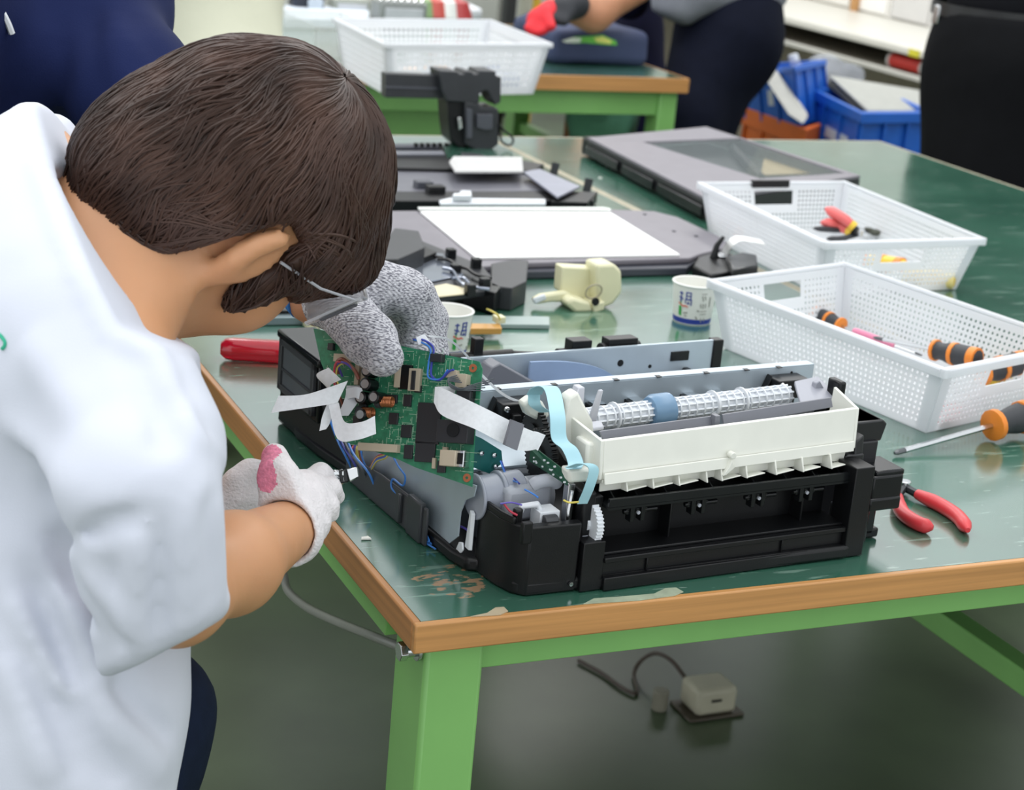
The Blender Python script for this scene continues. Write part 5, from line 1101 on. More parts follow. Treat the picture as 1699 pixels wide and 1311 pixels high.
rf = [[(512, 800, 1.385, 21), (532, 786, 1.40, 18), (548, 794, 1.41, 15)], [(520, 818, 1.37, 21), (548, 810, 1.385, 18), (558, 824, 1.395, 15)], [(518, 840, 1.36, 20), (544, 838, 1.37, 18), (549, 853, 1.375, 14)], [(510, 860, 1.355, 18), (532, 866, 1.36, 16), (533, 880, 1.365, 13)]]
def rglove(P):
    d = prims(P, rh, .010)
    for fg in rf:
        e = prims(P, [(G(*fg[i][:3]), S(fg[i][3], 1.38), G(*fg[i + 1][:3]), S(fg[i + 1][3], 1.38)) for i in range(2)], .004); d = smin(d, e, .0035)
    cuffax = (wri - elb) / np.linalg.norm(wri - elb); t_ = (P - wri) @ cuffax
    d = np.maximum(d, -.010 - t_ ); rad = np.linalg.norm((P - wri) - t_[..., None] * cuffax, axis=-1)
    d = smax(d, -np.maximum(rad - .0235, t_ + .002), .003)
    return d - .0006 * np.sin(t_ * 900) * (t_ < .03)
glove('glove', rglove, [G(450, 740, 1.36), G(560, 870, 1.42), G(440, 940, 1.35), G(540, 900, 1.33)], .03, .0022, GLW, boy,
      [(G(446, 752, 1.355), G(438, 800, 1.34), .0095), (G(438, 800, 1.34), G(434, 835, 1.33), .006), (G(424, 872, 1.33), G(458, 852, 1.32), .006), (G(500, 795, 1.40), G(520, 790, 1.4), .004)], GLP)
lf = [[(405, 815, 1.46, 34), (425, 795, 1.48, 26), (440, 790, 1.50, 22)], [(412, 838, 1.455, 30), (432, 820, 1.47, 24), (440, 832, 1.48, 20)], [(408, 862, 1.45, 28), (424, 858, 1.46, 22), (426, 872, 1.465, 18)], [(400, 880, 1.445, 24), (412, 886, 1.45, 19), (410, 897, 1.452, 16)], [(395, 800, 1.44, 26), (415, 785, 1.445, 22), (430, 780, 1.455, 18)]]
def lglove(P):
    d = cap(P, l_wri, S(52, 1.45), G(398, 835, 1.45), S(52, 1.45))
    for fg in lf:
        e = prims(P, [(G(*fg[i][:3]), S(fg[i][3], 1.45), G(*fg[i + 1][:3]), S(fg[i + 1][3], 1.45)) for i in range(2)], .006); d = smin(d, e, .005)
    return d
glove('glove', lglove, [G(360, 760, 1.44), G(450, 910, 1.48)], .03, .0024, GLW, boy,
      [(G(388, 835, 1.41), G(398, 895, 1.41), .004), (G(400, 840, 1.41), G(408, 880, 1.415), .003), (G(378, 885, 1.41), G(405, 900, 1.42), .006), (G(418, 815, 1.44), G(430, 830, 1.45), .006)], GLP)
# tool held in the right glove
tl = empty('pincers', G(570, 790, 1.41), 'short steel pincers gripped by the white right glove at the chassis side', 'pincers')
q = MB(); q.tube(bez([G(508, 798, 1.395), G(530, 792, 1.40), G(550, 786, 1.405), G(566, 786, 1.41)], 4), [.003] * 12 + [.004], 8); q.obj('handle', CHROME, tl, smooth=True)
q = MB(); q.tube(bez([G(510, 806, 1.395), G(532, 801, 1.40), G(552, 800, 1.405), G(566, 796, 1.41)], 4), [.0028] * 12 + [.004], 8); q.obj('handle', CHROME, tl, smooth=True)
q = MB(); q.hexa([G(562, 781, 1.405), G(576, 778, 1.41), G(579, 800, 1.41), G(565, 803, 1.405)], [G(562, 781, 1.413), G(576, 778, 1.418), G(579, 800, 1.418), G(565, 803, 1.413)]); q.obj('joint', BLKG, tl, bev=.001)
q = MB(); q.hexa([G(575, 778, 1.408), G(594, 774, 1.415), G(596, 792, 1.415), G(580, 800, 1.41)], [G(575, 778, 1.415), G(594, 774, 1.420), G(596, 792, 1.420), G(580, 800, 1.416)]); q.obj('jaw', CHROME, tl, bev=.001)

# ---- adult in navy behind the boy, grey knitted glove on the board
A_sh = pd(120, -20, 1.78); A_el = pd(235, 190, 1.66); A_wr = pd(528, 500, 1.505); A_hip = pd(-60, 420, 1.95); A_neck = pd(10, -190, 1.8)
A_sh2 = pd(-190, -60, 1.55); A_el2 = pd(-260, 240, 1.6); A_wr2 = pd(-230, 420, 1.7)
A_foot = np.array([A_hip[0], A_hip[1], .05])
AH = A_neck + np.array([.05, -.01, .11]); AA = np.array([[0, 1, 0], [-1, 0, 0], [0, 0, 1.]]) @ np.array([[1, 0, 0], [0, .82, -.57], [0, .57, .82]])
AA = np.array([[0, .85, .52], [-1, 0, 0], [0, -.52, .85]])
def adult(P):
    d = head_sdf(P, AH, AA, 1.05)
    for sg in (-1, 1): d = smin(d, ear_sdf(P, AH, AA, sg, 1.05), .006)
    d = smin(d, prims(P, [(AH - (0, 0, .05), .05, A_neck, .055), (A_neck, .06, A_hip, .12), (A_neck, .05, A_sh, .045), (A_neck, .05, A_sh2, .045), (A_sh, .045, A_el, .036), (A_el, .036, A_wr, .024), (A_sh2, .045, A_el2, .036), (A_el2, .035, A_wr2, .024),
                          (A_hip, .12, A_foot + (0, 0, .4), .06), (A_foot + (0, 0, .4), .06, A_foot, .04)], .04), .04)
    return d
lo, hi = bounds([AH + (0, 0, .08), AH, A_hip, A_sh, A_sh2, A_el, A_el2, A_wr, A_wr2, A_foot], .13)
ad = sdf_obj('person', adult, lo, hi, .009, SKIN2)
tag(ad, 'adult in navy shirt at upper left, reaching past the boy with a grey knitted glove', 'person')
AFL = []
def adshirt(P):
    d = prims(P, [(A_neck + (0, 0, -.03), .075, A_hip, .15), (A_sh, .085, pd(30, 150, 1.9), .15), (A_sh2, .08, pd(-60, 150, 1.8), .14), (A_neck + (0, 0, -.03), .07, A_sh, .075), (A_sh, S(112, 1.78), pd(222, 150, 1.67), S(98, 1.67)), (A_sh2, .07, A_el2, .055)], .05)
    for a, b, w_, amp in AFL: d = d - amp * fold(P, a, b, w_)
    d = d - .0 * fold(P, pd(130, 20, 1.66), pd(160, 240, 1.66), .016) + .006 * fold(P, pd(165, 20, 1.65), pd(190, 200, 1.62), .015) - .004 * fold(P, pd(210, 40, 1.6), pd(270, 130, 1.6), .012) - .007 * wav(P, 34, 4)
    n_ = (A_wr - A_el) / np.linalg.norm(A_wr - A_el)
    return smin(d, cap(P, pd(222, 150, 1.67), S(96, 1.67), A_el * .6 + A_wr * .4, S(66, 1.6)), .03)
lo, hi = bounds([A_neck, A_hip, A_sh, A_sh2, A_el, A_el2], .17)
AFL = snap_folds(adshirt, lo, hi, [((150, 0), (165, 230), .012, -.010), ((20, 60), (15, 200), .012, -.006), ((180, 20), (210, 160), .012, .007), ((215, 20), (270, 120), .010, -.006), ((190, 120), (250, 150), .010, .006), ((80, 40), (60, 210), .015, .006), ((200, 60), (245, 110), .008, .005), ((110, 60), (120, 220), .012, -.005)])
sdf_obj('polo_shirt', adshirt, lo, hi, .0075, NAVY, ad)
def trou(P): return prims(P, [(A_hip, .15, A_foot + (0, 0, .4), .09), (A_foot + (0, 0, .4), .09, A_foot + (0, 0, .02), .07)], .05)
lo, hi = bounds([A_hip, A_foot], .17); lo[2] = .0; sdf_obj('trousers', trou, lo, hi, .015, JEAN, ad)
lo, hi = bounds([AH], .14)
sdf_obj('hair', lambda P: smax(smax(ell(P, AH + AA[:, 2] * .025 - AA[:, 1] * .01, [.080, .098, .092], AA), -((P - AH) @ AA[:, 2]) - .01 - .5 * np.maximum(0, -((P - AH) @ AA[:, 1])), .01), ((P - AH) @ AA[:, 1]) - .06, .01) - .001 * wav(P, 120, 3), lo, hi, .005, mat('black_hair', '1c1715', .4), ad)
q = MB(); bva = None
q.tube(bez([pd(-6, 4, 1.60), pd(4, 20, 1.60), pd(14, 40, 1.605), pd(20, 56, 1.61)], 4), .0028, 6); q.obj('lanyard', WHP2, ad, smooth=True)
# grey glove hand
gp = [(A_wr, S(40, 1.5), G(565, 500, 1.485), S(44, 1.48)), (G(565, 500, 1.485), S(44, 1.48), G(622, 482, 1.485), S(40, 1.48)), (G(622, 482, 1.49), S(38, 1.48), G(675, 484, 1.50), S(37, 1.49)), (G(600, 480, 1.50), S(38, 1.5), G(660, 480, 1.52), S(36, 1.5))]
fing = [[(570, 515, 1.465, 46), (612, 562, 1.425, 44), (636, 592, 1.40, 33)],                                   # thumb, front of the board
        [(678, 488, 1.50, 40), (692, 530, 1.525, 38), (694, 585, 1.515, 32), (692, 615, 1.505, 26)],           # index
        [(690, 490, 1.525, 36), (712, 530, 1.55, 32), (716, 585, 1.545, 28), (712, 615, 1.535, 24)],         # middle
        [(660, 492, 1.55, 32), (680, 530, 1.585, 28), (684, 575, 1.58, 24)], [(640, 495, 1.56, 28), (655, 528, 1.59, 24), (660, 560, 1.58, 20)]]
def gglove(P):
    d = prims(P, gp, .02)
    for fg in fing:
        e = prims(P, [(G(*fg[i][:3]), S(fg[i][3], 1.47), G(*fg[i + 1][:3]), S(fg[i + 1][3], 1.47)) for i in range(len(fg) - 1)], .006); d = smin(d, e, .003)
    for a, b, w_, amp in GF: d = d - amp * fold(P, a, b, w_)
    d = d - .0016 * fold(P, G(590, 540, 1.40), G(640, 540, 1.42), .004) + .0014 * fold(P, G(650, 510, 1.45), G(720, 520, 1.5), .005) - .0006 * wav(P, 220, 8)
    return d
GF = []
_lo, _hi = bounds([G(500, 440, 1.5), G(740, 640, 1.6), G(640, 620, 1.38)], .03)
GF = snap_folds(gglove, _lo, _hi, [((702, 470), (708, 560), .0035, -.0045), ((642, 505), (662, 560), .006, -.006), ((690, 500), (735, 512), .004, .0015), ((545, 500), (590, 560), .004, .0012), ((620, 560), (655, 540), .003, -.0012)])
gh = glove('grey_glove', gglove, [G(500, 440, 1.5), G(740, 640, 1.6), G(640, 620, 1.38)], .03, .0023, GLG, ad)
q = MB(); ax_ = (A_wr - A_el) / np.linalg.norm(A_wr - A_el); q.tube([A_wr - ax_ * .014, A_wr - ax_ * .008], .0245, 20); q.obj('blue_cuff', mat('cuff_blue', '2e78c8', .5), ad, smooth=True)
# ================================================================== BACKGROUND PEOPLE
def person(label, bodyl, cloth, h=.012, k=.05, amp=.005):
    pts = [p for a, ra, b, rb in bodyl for p in (a, b)]; lo, hi = bounds(pts, .16); lo[2] = min(lo[2], 0.0)
    o = sdf_obj('person', lambda P: prims(P, bodyl, .04), lo, hi, h, SKIN2); tag(o, label, 'person')
    for nm, lst, m, cut in cloth:
        pts = [p for a, ra, b, rb in lst for p in (a, b)]; lo, hi = bounds(pts, .22); lo[2] = max(lo[2], .0)
        fn = (lambda lst, cut: (lambda P: (np.maximum(prims(P, lst, k) - amp * wav(P, 22, 6), cut(P)) if cut else prims(P, lst, k) - amp * wav(P, 22, 6))))(lst, cut)
        sdf_obj(nm, fn, lo, hi, h, m, o)
    return o
def headparts(o, c, s=1.): 
    sdf_obj('hair', lambda P: np.maximum(ell(P, c + (0, 0, .03), np.array([.088, .098, .09]) * s), -(P[..., 2] - c[2])) - .001 * wav(P, 100, 2), c - .13, c + .15, .008, mat('black_hair', '1c1715', .4), o)
# grey-shirt adult beside the far table
d_ = 4.85
H = lambda x, y, dd=d_: pd(x, y, dd)
hipc = H(1208, 40); kn1, kn2 = H(1160, 190), H(1140, 195, 4.75)
a1 = np.array([*H(1100, 420)[:2], .06]); a2 = np.array([*H(1130, 420, 4.72)[:2], .06]); ch = H(1190, -160); hd = H(1130, -320)
sgx = mat('grey_shirt', '7b7f88', .8, var=.05, bump=.2)
pg_ = person('adult in grey shirt and dark navy trousers standing behind the far green table', [(hipc, .12, ch, .12), (ch, .1, hd - (0, 0, .1), .05), (hd, .085, hd + (0, 0, .04), .085), (hipc, .1, kn1, .06), (kn1, .06, a1, .04), (hipc, .1, kn2, .06), (kn2, .06, a2, .04), (ch, .06, H(1080, -60), .04), (H(1080, -60), .04, H(1020, -10), .03)],
    [('trousers', [(H(1210, 20), S(88, d_), H(1212, 70), S(84, d_)), (H(1212, 70), S(80, d_), kn1, S(62, d_)), (kn1, S(60, d_), a1, .06), (H(1190, 70, 4.8), S(72, d_), kn2, S(52, d_)), (kn2, S(52, d_), a2, .06)], mat('navy_trousers', '0f1322', .85, spec=.12, var=.1, bump=.2), None),
     ('shirt', [(H(1205, -40), S(100, d_), ch, .15), (H(1230, -10), S(62, d_), H(1190, -20), S(62, d_)), (H(1120, 10, 4.7), S(38, d_), H(1130, -60, 4.7), S(60, d_)), (H(1165, -10, 4.7), S(32, d_), H(1240, -30), S(60, d_))], sgx, lambda P: -(P[..., 2] - H(1200, 35)[2] - .4 * np.abs(P[..., 0] - H(1140, 0)[0]) + .04))])
headparts(pg_, hd)
# adult in black at the right
d_ = 4.0
BL = mat('black_trousers', '0a0b0e', .85, spec=.12, var=.1, bump=.2)
hb = H(1690, 90, d_); hb2 = H(1760, 100, d_ + .1); kb = H(1625, 480, d_); kb2 = H(1745, 480, d_ + .12); f1 = np.array([*H(1600, 700, d_)[:2], .06]); f2 = np.array([*H(1740, 700, d_ + .1)[:2], .06]); chb = H(1730, -230, d_); hdb = H(1720, -430, d_)
bp_ = person('adult in black trousers and belt standing at the right edge beside the second table', [(hb, .12, chb, .13), (chb, .1, hdb - (0, 0, .1), .05), (hdb, .085, hdb + (0, 0, .04), .085), (hb, .1, kb, .06), (kb, .06, f1, .04), (hb2, .1, kb2, .06), (kb2, .06, f2, .04)],
    [('trousers', [(H(1672, 60, d_), S(118, d_), H(1690, 120, d_), S(140, d_)), (H(1672, 130, d_), S(142, d_), kb, S(100, d_)), (kb, S(98, d_), f1, .07), (H(1790, 90, d_ + .1), S(130, d_), kb2, S(90, d_)), (kb2, S(88, d_), f2, .07)], BL, lambda P: P[..., 2] - H(1680, 22, d_)[2]),
     ('shirt', [(H(1690, 10, d_), S(118, d_), chb, .16), (H(1770, 10, d_ + .1), S(115, d_), chb, .16)], mat('black_shirt', '0f1014', .85, spec=.12, bump=.2), lambda P: -(P[..., 2] - H(1680, 30, d_)[2]))], amp=.004)
headparts(bp_, hdb)
q = MB(); cbl = H(1672, 22, d_); n_ = 28; rr_ = S(118, d_) + .006
q.lathe([(rr_, -.014), (rr_ + .003, -.014), (rr_ + .003, .014), (rr_, .014), (rr_, -.014)], cbl, (0, 0, 1), 40); bel = q.obj('belt', mat('belt_leather', '1a1a1c', .35), bp_, smooth=True)
q = MB(); p = H(1556, 24, d_ - .03); q.box(p + (-.006, -.010, -.020), p + (.008, .012, .020)); q.obj('belt_buckle', CHROME, bp_, bev=.002)
# seated worker at the far table
d_ = 5.25
seat = H(1030, 260, d_); cs = H(1015, -40, d_); hs = H(975, -210, d_)
NV2 = mat('navy_tshirt', '10112a', .85, spec=.12, var=.1, bump=.2)
el1 = H(985, 24, 4.45); w1_ = H(925, 12, 4.4)
sp_ = person('worker in navy top with red gloves, hands over the folded navy bag', [(seat, .12, cs, .12), (cs, .1, hs - (0, 0, .08), .05), (hs, .085, hs + (0, 0, .03), .085), (H(1060, -30, 4.5), .05, el1, .038), (el1, .038, w1_, .028), (seat, .09, seat + (.05, .25, 0), .06), (seat + (.05, .25, 0), .06, np.array([seat[0] + .05, seat[1] + .25, .05]), .04), (H(1010, -20, 4.5), .036, H(955, 2, 4.42), .03)],
    [('t_shirt', [(seat + (0, 0, .05), S(85, d_), H(1020, 20, d_), S(72, d_)), (H(1020, 20, d_), S(68, d_), cs, .14), (H(1035, -25, 4.9), .075, H(1045, 0, 4.9), .055), (H(1000, 60, 5.1), S(40, d_), H(1030, 60, d_), S(60, d_))], NV2, None), ('trousers', [(seat, .12, seat + (.05, .25, 0), .08), (seat + (.05, .25, 0), .08, np.array([seat[0] + .05, seat[1] + .25, .06]), .06)], BL, None)])
headparts(sp_, hs)
RG = mat('red_glove', 'd3202c', .7, var=.08)
def rgl(P):
    d = prims(P, [(H(915, 22, 4.36), S(22, 4.4), H(893, 34, 4.34), S(20, 4.4))], .02)
    for i, (x, y) in enumerate([(876, 46), (882, 52), (892, 54), (902, 52)]): d = smin(d, prims(P, [(H(893 + i * 3, 32, 4.34), S(11, 4.4), H(x, y, 4.31), S(7, 4.4))], .01), .008)
    return smin(d, prims(P, [(H(905, 20, 4.33), S(10, 4.4), H(915, 44, 4.3), S(8, 4.4))], .01), .01)
lo, hi = bounds([H(870, 0, 4.35), H(930, 60, 4.35)], .06); sdf_obj('glove', rgl, lo, hi, .005, RG, sp_)
def bgl(P):
    d = prims(P, [(H(955, 8, 4.38), S(24, 4.4), H(932, 16, 4.36), S(22, 4.4))], .02)
    for i, (x, y) in enumerate([(918, 30), (926, 34), (936, 36)]): d = smin(d, prims(P, [(H(935 + i * 5, 20, 4.35), S(11, 4.4), H(x, y, 4.33), S(8, 4.4))], .01), .008)
    return d
lo, hi = bounds([H(905, -10, 4.36), H(980, 40, 4.36)], .06); sdf_obj('glove', bgl, lo, hi, .005, mat('black_glove', '23262c', .7), sp_)
# worker in cream
d_ = 3.55
CRW = mat('cream_cloth', 'cfcfba', .9, var=.05, vs=5, bump=.3, bs=120)
cc_ = H(365, 120, d_); cf = np.array([*cc_[:2], .05]); chc = H(330, -200, d_); hdc = H(330, -400, d_)
cp_ = person('worker in a loose cream overall standing behind the boy, only the middle visible', [(cc_, .07, chc, .07), (chc, .07, hdc - (0, 0, .1), .05), (hdc, .085, hdc + (0, 0, .04), .085), (cc_, .1, cf, .05)],
    [('overall', [(H(350, -60, d_), S(95, d_), H(380, 160, d_), S(85, d_)), (H(310, 20, d_), S(48, d_), H(300, 200, d_), S(44, d_)), (H(380, 160, d_), S(90, d_), cf + (0, 0, .1), .10), (H(350, -60, d_), S(95, d_), chc, .14), (H(425, -40, d_), S(42, d_), H(430, 110, d_), S(36, d_))], CRW, None)], amp=.010)
headparts(cp_, hdc)

# ================================================================== THINGS ON THE FAR TABLE
rb = [pz(x, y, T + .10)[:2] for x, y in [(640, 62), (872, 58)]]
Fz = T + .115
r3 = [pz(632, 52, Fz)[:2], pz(610, 38, Fz)[:2], None, pz(912, 72, Fz)[:2]]
A_, B_ = pz(640, 72, Fz)[:2], pz(912, 72, Fz)[:2]; dep = np.array([0.02, .38])
basket([A_ + dep, B_ + dep, B_, A_], 'large white perforated basket with loose parts on the far green table', T, Fz, None, cell=.013)
mb_ = [bpy.data.objects[-1]] if False else None
cb3 = (A_ + B_) / 2
for i in range(16):
    x = A_[0] + .05 + (B_[0] - A_[0] - .1) * rg.random(); y = A_[1] + .05 + .26 * rg.random(); c_ = rg.choice(['d8746c', 'dfe3e8', '8a94a8', 'e8c9b0', 'c8ccd4'])
    q = MB(); p = np.array([x, y, T + .006]); l_ = rg.uniform(.03, .07); a_ = rg.uniform(0, 3.1); dv = np.array([math.cos(a_), math.sin(a_), 0]) * l_ / 2; hh = rg.uniform(.014, .05)
    if i % 2: q.tube([p - dv + (0, 0, hh * .5), p - dv * .7 + (0, 0, hh * .5), p + dv * .7 + (0, 0, hh * .5), p + dv + (0, 0, hh * .5)], [hh * .3, hh * .45, hh * .45, hh * .2], 10)
    else: q.prism([p - dv, p + dv * .4 + (.01, .02, 0), p + dv, p + dv * .3 - (.01, .025, 0)], (0, 0, hh))
    tag(q.obj('small_part', mat('part_' + c_, c_, .5), bev=.002), 'loose small part lying in the large basket on the far table', 'part', 'loose parts in the far basket')
# folded navy bag
BAG = mat('bag_navy', '36405f', .75, var=.12, vs=9, bump=.3, bs=160)
bc = pz(1000, 112, T)
def bagf(P):
    q = (P - bc - np.array([.005, .16, .045])); q = q / np.array([1., 1., 1.]); b = np.array([.115, .115, .022]); d = np.linalg.norm(np.maximum(np.abs(q) - b, 0), axis=-1) + np.minimum(np.max(np.abs(q) - b, -1), 0) - .022
    d = smin(d, ell(P, bc + (-.07, .20, .075), [.07, .07, .035]), .03); d = smin(d, ell(P, bc + (-.0, .24, .08), [.08, .05, .03]), .03)
    return np.maximum(d - .006 * wav(P, 30, 12), T + .001 - P[..., 2])
bo = sdf_obj('folded_bag', bagf, bc + (-.2, -.05, -.01), bc + (.2, .35, .16), .006, BAG); tag(bo, 'folded navy bag with green and yellow print on the far green table', 'bag')
BB = bvh(bo)
for nm, pl_, m in [('green_print', [(945, 68), (952, 61), (975, 60), (1000, 58), (1022, 68), (1024, 75), (1000, 74), (970, 71), (950, 72)], mat('print_green', '6cc24a', .5)), ('yellow_print', [(985, 63), (1000, 60), (1016, 68), (1012, 73), (990, 70)], mat('print_yellow', 'e6e87a', .5)), ('white_print', [(932, 68), (950, 62), (965, 63), (962, 71), (940, 71)], mat('print_white', 'e4ecdf', .5))]:
    off = {'green_print': .003, 'yellow_print': .005, 'white_print': .005}[nm]
    P_ = [on(BB, x, y, off) for x, y in pl_]
    if all(p is not None for p in P_):
        q = MB(); c_ = sum(P_) / len(P_); q.add([c_] + P_, [(0, i + 1, (i + 1) % len(P_) + 1) for i in range(len(P_))]); q.obj(nm, m, bo)
# trays and machines on the far table
tag(MB().hexa([pz(470, 48, T + .002), pz(612, 50, T + .002), pz(612, 28, T + .002), pz(470, 26, T + .002)], [pz(470, 48, T + .002) + (0, 0, .03), pz(612, 50, T + .002) + (0, 0, .03), pz(612, 28, T + .002) + (0, 0, .03), pz(470, 26, T + .002) + (0, 0, .03)]).obj('storage_tray', mat('tray_pale_blue', 'd8e0ea', .35), bev=.006), 'pale blue-white tray lying on the far table behind the boy', 'tray')
t = empty('clear_parts_box', pz(560, 100, T), 'clear grey plastic box between the boy and large far basket', 'box')
q = MB(); CB_ = bpy.data.materials.new('clear_grey_box'); CB_.use_nodes = True; c__ = CB_.node_tree.nodes['Principled BSDF']; c__.inputs['Base Color'].default_value = (.7, .73, .70, 1); c__.inputs['Alpha'].default_value = .3; c__.inputs['Roughness'].default_value = .2
p = pz(520, 110, T); q2 = pz(630, 112, T)
for a, b in [((p[0], p[1], T + .001), (q2[0], p[1] + .004, T + .09)), ((p[0], p[1] + .3, T + .001), (q2[0], p[1] + .304, T + .09)), ((p[0], p[1], T + .001), (p[0] + .004, p[1] + .3, T + .09)), ((q2[0] - .004, p[1], T + .001), (q2[0], p[1] + .3, T + .09)), ((p[0], p[1], T + .001), (q2[0], p[1] + .3, T + .005))]: q.box(a, b)
q.obj('box_body', CB_, t); q = MB(); c_ = np.array([(p[0] + q2[0]) / 2 + .03, p[1] + .1, T + .02]); q.lathe([(0, .02), (.02, .018), (.026, .0)], c_, n=16); q.obj('shiny_cap', CHROME, t)
def clutter(name, label, x, y, w_, h_, d0, m, cat='equipment', extra=None):
    p = py(x, y, d0); ww = S(w_, (p - CP) @ (-CR[:, 2])); hh = max(.02, p[2] - T) ; t = empty(name, (p[0], p[1], T), label, cat)
    q = MB(); q.box((p[0], p[1], T + .001), (p[0] + ww, p[1] + ww * .6, p[2])); q.obj('casing', m, t, bev=.008)
    q = MB(); q.box((p[0] + ww * .1, p[1] - .004, T + .01), (p[0] + ww * .9, p[1], T + hh * .8)); f_ = q.obj('front_panel', mat('panel_' + name, 'b9bcc0', .4) if extra is None else extra, t, bev=.002)
    return t, p, ww
t, p, ww = clutter('speaker_unit', 'dark box with a round pale disc at the back of the far table', 488, -12, 55, 40, 3.66, mat('dark_navy_box', '2a3040', .5), extra=mat('dark_front', '1f2430', .5))
q = MB(); c_ = py(523, 5, 3.65); q.cyl(c_, c_ + (0, -.006, 0), S(14, 4.6), 24); q.obj('disc', mat('disc_pale', 'b8c2cc', .3), t)
clutter('opened_machine', 'grey opened machine with angled lid at the back of the far table', 555, -2, 65, 30, 3.66, mat('grey_machine', '8f948c', .5))
t, p, ww = clutter('wire_rack', 'grey wire basket of metal parts behind the large far basket', 632, 2, 85, 40, 3.45, mat('mesh_grey', '8e9290', .5, .4))
for i in range(7): q = MB(); q.tube([p + (ww * i / 7, 0, 0), p + (ww * i / 7 + .02, .02, .035)], .004, 6); q.obj('wire', CHROME, t)
for i, (x, y, c_, nm) in enumerate([(702, 0, '7f9a6a', 'green'), (722, -4, 'b84a40', 'red'), (760, -2, 'a83838', 'dark red'), (742, 4, 'd9dcd8', 'white')]):
    p = py(x, y, 3.6); q = MB(); q.lathe([(0, 0), (.035, .0), (.045, .03), (.03, .07), (.0, .08)], (p[0], p[1], T + .001), n=16); tag(q.obj('plastic_bag', mat('bag_' + nm.replace(' ', ''), c_, .4), smooth=True), nm + ' bundle among the clutter at the back of the far table', 'bundle', 'bundles at the back of the far table')
tag(MB().prism([pz(x, y, T + .01) for x, y in [(715, 22), (770, 20), (800, 34), (730, 38)]], (0, 0, .035)).obj('storage_tray', WHP2, bev=.01), 'small white tray behind the large far basket', 'tray')
# dark board and green cloth under the far table
MB().box((.7, 3.5, .0), (1.62, 3.55, .66)).obj('cabinet', mat('dark_brown_wood', '2c1c12', .6, var=.3, vs=8)); tag(bpy.data.objects['cabinet'], 'dark brown wooden board standing in shade under the far green table', 'board')
p = py(955, 195, 3.4); tag(MB().box((p[0] - .018, 3.40, 0), (p[0] + .018, 3.43, .70)).obj('wooden_post', mat('orange_wood', 'a4602a', .5, var=.2, stretch=(8, 8, .6))), 'orange brown wooden post under the far green table', 'post')
p = py(1003, 150, 3.2)
def cloth(P): return prims(P, [((p[0], 3.2, .56), .10, (p[0] + .02, 3.22, .42), .07), ((p[0] + .02, 3.22, .45), .07, (p[0], 3.25, .1), .12)], .05) - .012 * wav(P * np.array([1, 1, .3]), 70, 3)
tag(sdf_obj('cloth', cloth, (p[0] - .2, 3.0, -.0), (p[0] + .2, 3.45, .72 - .03), .01, mat('mint_cloth', '6fae90', .8, var=.08, bump=.3)), 'mint green cloth hanging in the shade under the far green table', 'cloth')
tag(MB().box((.62, 2.86, .50), (1.30, 2.90, .665)).obj('drawer_unit', GRN, bev=.003), 'green steel drawer front hung under the far green table top', 'drawer')

# ================================================================== COUNTER, SHELF AND CRATES ALONG THE RIGHT
XC = 3.35
CW = mat('counter_white', 'd9d6cc', .4, var=.03, vs=5)
zc = .672
ct = empty('side_counter', (XC, 3.6, 0), 'long pale counter along the right wall above the blue crates', 'counter')
MB().box((XC, 2.2, zc - .016), (XC + .9, 7.6, zc + .01)).obj('counter_top', CW, ct, bev=.004)
zr = .588
MB().box((XC - .01, 2.2, zr - .010), (XC + .01, 7.6, zr + .008)).obj('shelf_rail', mat('rail_pale', 'c2c0b8', .4), ct, bev=.003)
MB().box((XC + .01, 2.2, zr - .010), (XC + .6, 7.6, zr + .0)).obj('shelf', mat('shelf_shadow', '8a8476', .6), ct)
MB().box((XC + .6, 2.2, 0), (XC + .62, 7.6, zc - .017)).obj('back_panel', mat('panel_taupe', 'a39a88', .7), ct)
for y in (2.25, 4.9, 7.5): MB().box((XC + .02, y, 0), (XC + .06, y + .04, zc - .017)).obj('leg', mat('leg_grey', '8d8c86', .5), ct)
q = MB(); p = px(1516, 88, XC - .004); q.prism([p + (0, -.03, -.012), p + (0, .03, -.012), p + (0, .03, .012), p + (0, -.03, .012)], (.003, 0, 0)); q.obj('yellow_sticker', mat('sticker_yellow', 'd6cc3a', .5), ct)
p = px(1510, 104, XC + .05); q = MB(); t = empty('spool', (p[0], p[1], zr), 'red spool lying on the shelf rail below the pale counter', 'spool')
q.cyl((p[0], p[1] - .09, zr + .031), (p[0], p[1] + .09, zr + .031), .026, 24); q.obj('red_winding', mat('spool_red', 'b3261e', .45), t)
for yy in (-.1, .09): q = MB(); q.cyl((p[0], p[1] + yy, zr + .031), (p[0], p[1] + yy + .01, zr + .031), .030, 24); q.obj('flange', mat('spool_grey', 'b8b8b4', .5), t)
# cupboards standing on the counter
XB = XC + .55
for i, (x0, x1, c_, nm) in enumerate([(1296, 1412, 'e9e6df', 'left'), (1424, 1476, 'efede8', 'middle'), (1480, 1546, 'cfcdca', 'right, greyer')]):
    p0_, p1_ = px(x0, 20, XB), px(x1, 20, XB)
    t = empty('wall_cabinet', (XB, p0_[1], zc + .01), ('white cupboard on the counter, %s of the three in view' % nm), 'cupboard')
    MB().box((XB, p1_[1], zc + .01), (XB + .4, p0_[1], zc + .55)).obj('cupboard_body', mat('cup_' + c_, c_, .5, var=.02), t, bev=.004)
    MB().box((XB - .012, p1_[1] + .01, zc + .02), (XB - .001, p0_[1] - .01, zc + .54)).obj('door', mat('cup_' + c_, c_, .5, var=.02), t, bev=.002)
p0_, p1_ = px(1413, 15, XB - .02), px(1423, 15, XB - .02); tag(MB().box((XB - .03, p1_[1], zc + .01), (XB - .015, p0_[1], zc + .5)).obj('timber_strip', mat('timber', 'b98a56', .5, var=.2)), 'brown timber strip standing between the white cupboards', 'strip')
